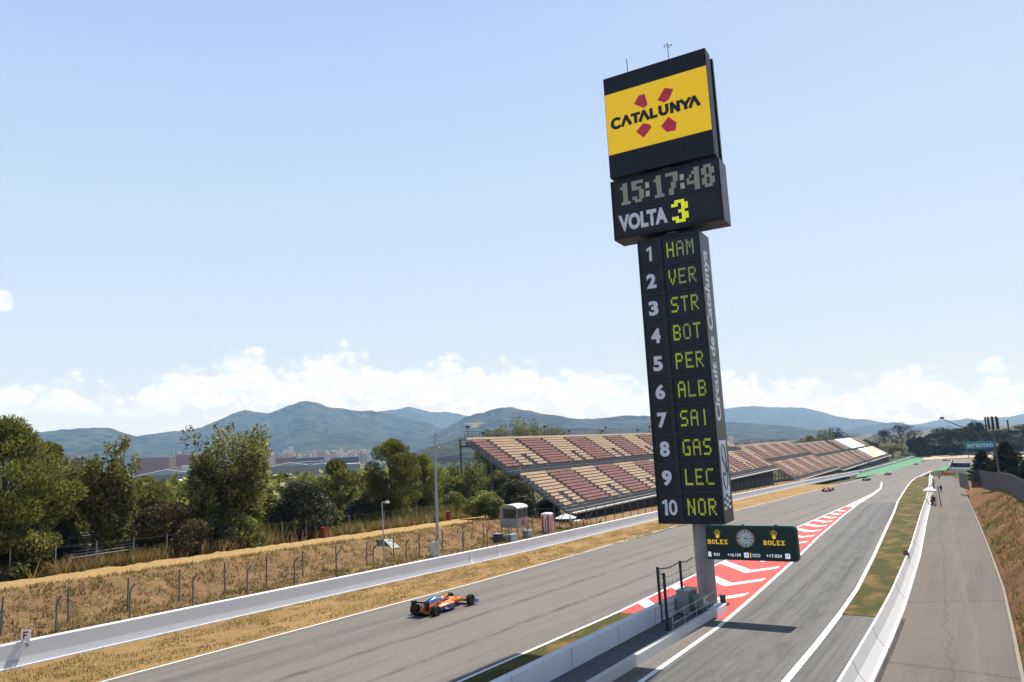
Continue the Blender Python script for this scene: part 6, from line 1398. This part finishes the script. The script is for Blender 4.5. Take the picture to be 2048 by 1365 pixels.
q = on_ground(1859, 1009); ty = thing('old_tyre', 'black tyre leaning on the white barrier under the canopy', 'tyre', (float(XB(q[1]))+.16, q[1]-.3, g(q[1])+.40), 0); t_ = MB(); t_.lathe([(.22, -.12), (.36, -.13), (.40, -.06), (.40, .06), (.36, .13), (.22, .12), (.22, -.12)], (0, 0, 0), 20, 0, 'x'); t_.build('tyre_body', M['tyre'], ty).rotation_euler = (0, R(-18), 0)
# orange barriers and yellow machine at the end of the road
M['plast_orange'] = mat('orange_plastic', (.60, .13, .02), .5)
for k, px in enumerate((1894, 1899.5, 1905)):
    q = on_ground(px, 950); o_ = thing('plastic_barrier', 'orange plastic road barrier in the row closing the service road', 'barrier', (q[0], q[1], g(q[1])), R(8), 'orange barriers closing the road')
    MB().loft([[(s_*.95, -w_, z), (s_*.95 if False else .95, -w_, z), (.95, w_, z), (-.95, w_, z)] if False else [(-.95, -w_, z), (.95, -w_, z), (.95, w_, z), (-.95, w_, z)] for w_, z in ((.28, 0), (.28, .2), (.12, .45), (.10, 1.0))]).build('barrier_shell', M['plast_orange'], o_); MB().box((0, -.135, .72), (1.4, .02, .14)).build('reflective_band', M['loo_white'], o_)
q = on_ground(1886.5, 951); mc = thing('orange_machine', 'small orange wheeled machine parked at the end of the barrier', 'machine', (q[0], q[1], g(q[1])))
MB().box((0, 0, .75), (1.1, 1.5, .8), bev=.08).box((0, -.3, 1.35), (.9, .7, .5), bev=.06).build('machine_body', M['plast_orange'], mc); MB().box((0, -.66, 1.38), (.7, .02, .34)).build('machine_window', M['glass'], mc)
for x in (-.5, .5):
    for y in (-.5, .5): MB().lathe([(0, -.1), (.3, -.1), (.34, 0), (.3, .1), (0, .1)], (x, y, .34), 12, 0, 'x').build('wheel', M['tyre'], mc)
# walls beyond the end of the road
def far_wall(name, label, px0, px1, yb, hpx, col_m, cat='wall', th=.5, top=None, yb1=None, group=None):
    a, b = on_ground(px0, yb), on_ground(px1, yb if yb1 is None else yb1); dist = math.hypot(a[0], a[1]); h = hpx*dist/FPX
    L = math.hypot(b[0]-a[0], b[1]-a[1]); an = math.atan2(b[1]-a[1], b[0]-a[0]); cx, cy = (a[0]+b[0])/2, (a[1]+b[1])/2; z = g(cy)
    o = thing(name, label, cat, (cx, cy, z), an, group); MB().box((0, 0, h/2), (L, th, h), bev=.05).build('panel', col_m, o); MB().box((0, 0, h+.06), (L+.1, th+.12, .14)).build('top_edge', top or M['wallpaint'], o)
    return o, L, h
far_wall('dark_wall', 'dark blue-grey wall with a white top edge left of the conifers', 1906, 1940, 934.5, 6.5, mat('dark_blue_panels', (.03, .038, .06), .6))
far_wall('dark_wall', 'narrow dark barrier slanting up to the blue-grey wall, beside the green apron', 1897, 1906, 941, 8, M['dark_void'], yb1=929, top=M['darkpost'])
far_wall('white_wall', 'low white wall below the blue-grey wall, at the end of the road', 1900, 1938, 942.5, 4, M['wallpaint'])
BC = [('orange', (.55, .14, .04)), ('slate blue', (.16, .19, .24)), ('green', (.04, .22, .10)), ('slate blue', (.15, .18, .23)), ('green', (.05, .24, .12)), ('slate blue', (.15, .19, .24)), ('pale', (.4, .42, .42))]
edges = [1836, 1848, 1866, 1887, 1904, 1928, 1955, 2060]; ORD = ['first', 'second', 'third', 'fourth', 'fifth', 'sixth', 'last']
for k, (nm, c) in enumerate(BC): far_wall('tyre_barrier', f'{nm} wrapped crash barrier behind the gravel, {ORD[k]} counting from the grandstands', edges[k]+.3, edges[k+1]-.3, 911.5-.012*(edges[k]-1836), 5.0, mat('barrier_wrap', c, .6, var=.1), 'crash barrier', 1.2, M['darkpost'], group='crash barriers behind the gravel trap')
far_wall('backing_wall', 'long grey screen wall behind the coloured crash barriers', 1815, 2070, 908, 6.5, M['fence_grey'], th=.3, top=M['darkpost'])
# barrier along the green run-off
gw_ = thing('guard_rail', 'pale green-grey barrier with a wire fence along the green run-off', 'barrier', (0, 0, 0)); pts = [on_ground(*q) for q in ((1722, 947.5), (1760, 937.5), (1800, 926), (1834, 914.8))]
mb = MB(); pm = MB()
for a, b in zip(pts[:-1], pts[1:]):
    za, zb = g(a[1]), g(b[1]); mb.hexa([(a[0], a[1], za), (a[0]+.4, a[1], za), (b[0]+.4, b[1], zb), (b[0], b[1], zb), (a[0], a[1], za+1.15), (a[0]+.4, a[1], za+1.15), (b[0]+.4, b[1], zb+1.15), (b[0], b[1], zb+1.15)])
    n_ = max(2, int(np.linalg.norm(b-a)/9)); 
    for k in range(n_):
        q = a+(b-a)*k/n_; pm.box((q[0]-.4, q[1], g(q[1])+2.2), (.16, .16, 4.4))
    for h in (2.4, 3.3, 4.2): pm.bar((a[0]-.4, a[1], za+h), (b[0]-.4, b[1], zb+h), .05, 4)
mb.build('rail_panel', mat('pale_green_barrier', (.34, .42, .39), .7, var=.15, vscale=.2), gw_); pm.build('fence_posts', M['darkpost'], gw_)
gp_ = MB()
for px, py in ((1768, 940.5), (1792, 933.5), (1810, 928.5)):
    q = on_ground(px, py); z = g(q[1])+.02; gp_.quad((q[0]-2.2, q[1]-8, z), (q[0]+1.2, q[1]-8, z), (q[0]+1.2, q[1]+8, z), (q[0]-2.2, q[1]+8, z))
structure(gp_.build('runoff_markings', mat('dark_teal_marking', (.012, .07, .10), .7)))
# billboard, crane, masts
a, b = at_dist(1929, 899, 560), at_dist(1994, 898, 560); L = np.linalg.norm((b-a)[:2]); an = math.atan2(b[1]-a[1], b[0]-a[0]); zt = at_dist(1929, 884.5, 560)[2]; zg_ = tz(a[0], a[1])
bb = thing('billboard', 'green to blue billboard with white lettering before the far pines', 'billboard', ((a[0]+b[0])/2, (a[1]+b[1])/2, zg_), an); hb = zt-a[2]; z0 = a[2]-zg_
MB().box((0, 0, z0+hb/2), (L, .4, hb), bev=.03).build('board', custom('green_blue_board', lambda t, v, p: t.ramp(t.rng(t.m('MULTIPLY', t.v('DOT_PRODUCT', v, (1, 0, 0)), 1.0) if False else (lambda s_: (t.put(s_.inputs[0], v), s_.outputs[0])[1])(t.n('ShaderNodeSeparateXYZ')), -12, 12), [(0, (.01, .19, .13, 1)), (.45, (.02, .26, .24, 1)), (.8, (.01, .17, .36, 1)), (1, (.01, .12, .32, 1))]), .5), bb)
tb = MB(); put_text(tb, 'aramco', lambda u, v: (u, -.22, v), -L/2+L*.09, z0+hb*.24, L*.98, hb*.46, off=.012); tb.build('board_lettering', M['loo_white'], bb)
for x in (-L*.4, 0, L*.4): MB().box((x, .4, z0/2+hb*.3), (.35, .35, z0+hb*.6)).build('leg', M['darkpost'], bb)
tip, hub = at_dist(1886, 839, 610), at_dist(1956, 868, 610); zg_ = tz(hub[0], hub[1])
cr = thing('camera_crane', 'camera crane with a long slanting boom above the far pines', 'crane', (hub[0], hub[1], zg_)); tr_ = tip-hub; hz_ = hub[2]-zg_
MB().tube([(0, 0, hz_), (tr_[0], tr_[1], hz_+tr_[2])], [.42, .28], 6).build('boom', M['blacksteel'], cr); MB().bar((0, 0, 0), (0, 0, hz_+.6), .5).build('column', M['blacksteel'], cr)
MB().box((tr_[0]-.4, tr_[1], hz_+tr_[2]+.9), (2.3, 1.6, 1.5), bev=.15).box((tr_[0]-1.9, tr_[1], hz_+tr_[2]+.5), (1.4, .7, .7), bev=.1).build('camera_head', M['blacksteel'], cr)
q = on_ground(1998, 950); bse = at_dist(1997, 940, 186); zt = at_dist(1983, 833, 186)[2]; zg_ = tz(bse[0], bse[1]); H_ = zt-zg_
am = thing('antenna_mast', 'tall thin mast crowned by upright panel antennas above the conifers', 'antenna mast', (bse[0], bse[1], zg_)); MB().tube([(0, 0, 0), (0, 0, H_*.8), (0, 0, H_)], [.22, .16, .05], 8).build('mast_pole', M['darkpost'], am)
fr_ = MB()
for z in (H_-3.1, H_-1.9, H_-.35): fr_.tube([(1.05*math.cos(k), 1.05*math.sin(k), z) for k in np.linspace(0, 6.283, 13)], .05, 5)
for k in range(6): fr_.bar((.15*math.cos(k*1.047), .15*math.sin(k*1.047), H_-4.2), (1.05*math.cos(k*1.047), 1.05*math.sin(k*1.047), H_-3.1), .05)
fr_.build('head_frame', M['darkpost'], am)
for k in range(9): a_ = k*6.283/9; MB().box((1.15*math.cos(a_), 1.15*math.sin(a_), H_-1.5+.2*(k % 2)), (.20, .36, 2.5), a_, bev=.04).build('panel_antenna', M['blacksteel'], am)
b2, t2 = at_dist(2021, 872, 320), at_dist(2017, 840, 320); zg_ = tz(b2[0], b2[1]); pl_ = thing('slim_pole', 'slim dark pole leaning slightly beside the antenna mast', 'pole', (b2[0], b2[1], zg_)); MB().tube([(0, 0, 0), (-.3, 0, t2[2]-zg_)], [.45, .25], 8).build('pole_shaft', M['blacksteel'], pl_); MB().lathe([(.55, 0), (.55, .3), (.4, .35)], n=10).build('pole_foot', M['galv'], pl_)
# parked white car behind the slatted fence
q = at_dist(2046, 966, 150); zc = tz(q[0], q[1]); pc = thing('parked_car', 'white car parked behind the slatted fence at the photo edge', 'car', (q[0], q[1], q[2]-1.35), R(100)); wp_ = paint('white_car_paint', (.6, .6, .6))
MB().loft([[(x, y*s_, z) for x, y in ((-2.15, -.86), (2.15, -.86), (2.15, .86), (-2.15, .86))] for s_, z in ((.95, .3), (1.0, .5), (1.0, .75), (.95, .9))]).build('body', wp_, pc); MB().loft([[(-1.5, -.78, .9), (1.0, -.78, .9), (1.0, .78, .9), (-1.5, .78, .9)], [(-1.1, -.62, 1.4), (.45, -.62, 1.4), (.45, .62, 1.4), (-1.1, .62, 1.4)]]).build('window', M['glass'], pc); MB().box((-.32, 0, 1.42), (1.6, 1.25, .05), bev=.015).build('roof', wp_, pc)
for x in (-1.35, 1.35):
    for y in (-.8, .8): MB().lathe([(0, -.1), (.30, -.1), (.33, 0), (.30, .1), (0, .1)], (x, y, .33), 14, 0, 'y').build('wheel', M['tyre'], pc)
# ---------------------------------------------------------------- town in the valley
def facade(wall, win, fx, fz):
    """rows of window openings belonging to one wall"""
    def fn(t, v, p):
        s_ = t.n('ShaderNodeSeparateXYZ'); t.put(s_.inputs[0], v); u = t.m('ADD', s_.outputs[0], s_.outputs[1])
        a = t.m('FRACT', t.m('MULTIPLY', u, fx)); b = t.m('FRACT', t.m('MULTIPLY', s_.outputs[2], fz))
        k = t.m('MULTIPLY', t.m('MULTIPLY', t.m('GREATER_THAN', a, .3), t.m('LESS_THAN', a, .75)), t.m('MULTIPLY', t.m('GREATER_THAN', b, .3), t.m('LESS_THAN', b, .78)))
        return t.mix(k, wall, win)
    return fn
FM = {n_: custom(n_+'_facade', facade(c, d, fx, .33), .8) for n_, c, d, fx in (('brick', (.30, .115, .075, 1), (.07, .05, .045, 1), .28), ('cream', (.55, .47, .37, 1), (.20, .16, .13, 1), .30), ('rose', (.48, .30, .24, 1), (.15, .10, .09, 1), .3), ('white', (.66, .64, .60, 1), (.25, .24, .23, 1), .3), ('dark', (.085, .07, .075, 1), (.03, .03, .035, 1), .2), ('ochre', (.50, .30, .13, 1), (.14, .10, .07, 1), .3))}
M['tile'] = mat('town_roof_tiles', (.30, .14, .09), .8, var=.2, vscale=.3); M['flat_roof'] = mat('pale_flat_roof', (.40, .37, .34), .85, var=.15, vscale=.05); M['shed_roof'] = mat('grey_shed_roof', (.36, .37, .39), .6, var=.12, vscale=.05); M['white_roof'] = mat('white_shed_roof', (.68, .68, .68), .6); M['shed_wall'] = mat('shed_wall', (.22, .21, .21), .8, var=.15, vscale=.1)
def house(name, label, x0, x1, yt, yb, D, m, roof='flat', group=None, depth=None, cat='building', rz=None, band=None):
    a, b = at_dist(x0, yb, D), at_dist(x1, yb, D); c = (a+b)/2; L = np.linalg.norm((b-a)[:2]); an = math.atan2(b[1]-a[1], b[0]-a[0]); zt = at_dist((x0+x1)/2, yt, D)[2]; z0 = min(tz(c[0], c[1])-1, a[2]); H = zt-z0; dp = depth or L*.7
    o = thing(name, label, cat, (c[0], c[1], z0), an if rz is None else rz, group); MB().box((0, dp/2, H/2), (L, dp, H)).build('wall', m, o)
    if roof == 'flat': MB().box((0, dp/2, H+.3), (L+.6, dp+.6, .6)).box((L*.2, dp*.4, H+1.6), (L*.18, dp*.25, 2.2)).build('roof', M['flat_roof'], o)
    elif roof == 'shed':
        n_ = max(1, int(L/34)); s_ = MB()
        for k in range(n_):
            xa, xb_ = -L/2+L*k/n_, -L/2+L*(k+1)/n_; xm = (xa+xb_)/2
            s_.add([(xa, -.4, H), (xm, -.4, H+L/n_*.09), (xb_, -.4, H), (xa, dp, H), (xm, dp, H+L/n_*.09), (xb_, dp, H)], [(0, 1, 4, 3), (1, 2, 5, 4), (0, 2, 1), (3, 4, 5), (0, 3, 5, 2)])
        s_.build('roof', M['shed_roof'], o)
    elif roof == 'white': MB().box((0, dp/2, H+.4), (L+.8, dp+.8, .8), bev=.2).build('roof', M['white_roof'], o)
    else: MB().add([(-L/2-.5, -.5, H), (L/2+.5, -.5, H), (L/2+.5, dp+.5, H), (-L/2-.5, dp+.5, H), (-L/2-.5, dp/2, H+L*.16+1), (L/2+.5, dp/2, H+L*.16+1)], [(0, 1, 5, 4), (2, 3, 4, 5), (1, 2, 5), (3, 0, 4), (0, 3, 2, 1)]).build('roof', M['tile'], o)
    if band:
        w_ = MB()
        for k in range(band): w_.box((0, -.25, H*(.2+.7*k/band)), (L*.96, .5, H*.06))
        w_.build('balcony', M['white_roof'], o)
    return o
house('apartment_block', 'brick and white apartment slab left of the tall pale poplar', 128, 151, 911, 929, 2100, FM['rose'], band=5); house('apartment_block', 'taller brick and white apartment slab touching the tall pale poplar', 153, 176, 910, 929, 2120, FM['cream'], band=5)
house('apartment_block', 'long brick block in the town right of the pale poplar', 270, 338, 916, 929, 2050, FM['brick']); house('apartment_block', 'ochre block at the end of the long brick one', 337, 352, 914, 928, 2050, FM['ochre']); house('apartment_block', 'brick tower block next to the tallest dark poplar', 350, 388, 910, 929, 2080, FM['brick'])
house('warehouse', 'long grey warehouse with a row of shallow gables in the valley', 268, 392, 950, 968, 900, M['shed_wall'], 'shed', depth=60); house('warehouse', 'white warehouse roof below the gabled warehouse', 300, 392, 964, 976, 640, M['shed_wall'], 'white', depth=40)
house('warehouse', 'bright white shed between the apartment blocks and the gabled warehouse', 363, 412, 932, 943, 1500, FM['white'], 'white', depth=60); house('warehouse', 'small ochre store left of the bright white shed', 333, 362, 937, 944, 1450, FM['ochre'], depth=30)
house('warehouse', 'small pale factory below the white apartment slabs', 118, 140, 934, 945, 1500, FM['cream'], depth=30); house('warehouse', 'pale factory building with a flat roof behind the edge pines', 142, 172, 936, 944, 1480, FM['cream'], depth=30)
house('apartment_block', 'dark office block with white horizontal bands right of the tallest poplar', 592, 648, 916, 930, 1900, FM['dark'], band=4); house('apartment_block', 'dark office slab left of the dome-shaped pine', 668, 718, 915, 928, 1950, FM['dark'])
house('apartment_block', 'brick block left of the banded dark office', 552, 592, 916, 930, 1950, FM['brick']); house('warehouse', 'wide grey sawtooth factory below the banded dark office', 540, 618, 932, 950, 1250, M['shed_wall'], 'shed', depth=90); house('warehouse', 'grey shed behind the loose thin pine', 622, 664, 930, 940, 1400, M['shed_wall'], 'shed', depth=60); house('warehouse', 'blue-grey shed beside the dome-shaped pine', 694, 720, 928, 938, 1400, M['shed_wall'], 'white', depth=50)
house('warehouse', 'white-roofed depot low in the valley right of the tallest poplar', 545, 585, 951, 956, 900, M['shed_wall'], 'white', depth=16); house('warehouse', 'small white depot behind the blackish round tree', 590, 612, 956, 962, 800, M['shed_wall'], 'white', depth=14)
rng = np.random.RandomState(12); keys = ['cream', 'rose', 'white', 'ochre', 'brick', 'cream', 'rose']
TG = 'small town houses at the foot of the main mountain'
for k in range(165):
    px = rng.uniform(556, 742) if k < 86 else rng.uniform(345, 556); yb = (917 - 9*rng.rand() - (3 if px > 600 else 0)) if k < 86 else 914-7*rng.rand(); D = 2500+(918-yb)*75; w_ = rng.uniform(3.0, 8.0); kk = keys[rng.randint(7)]
    house('town_house', 'small pale town house among many at the foot of the main mountain', px, px+w_, yb-rng.uniform(3, 6.5), yb, D, FM[kk], 'tile' if rng.rand() < .45 else 'flat', TG)
for px, yt, yb, D, n_ in ((575, 893, 899, 4200, 'white'), (566, 898, 903, 4000, 'cream')): house('hill_house', f'{n_} house standing higher on the slope above the town', px, px+13, yt, yb, D, FM[n_], 'flat')
for k, (px, yt, yb, D) in enumerate(((1457, 872, 880, 2600), (1466, 876, 882, 2500), (1487, 879, 885, 2500), (1496, 881, 886, 2450))): house('town_house', ['pale house just past the tower, highest of the four beyond the seats', 'low house below the highest one past the tower', 'cream house over the middle grandstand rail', 'last small house over the middle grandstand rail'][k], px, px+9, yt, yb, D, FM[['white', 'cream', 'rose', 'white'][k]], 'flat', 'houses beyond the seats past the tower')
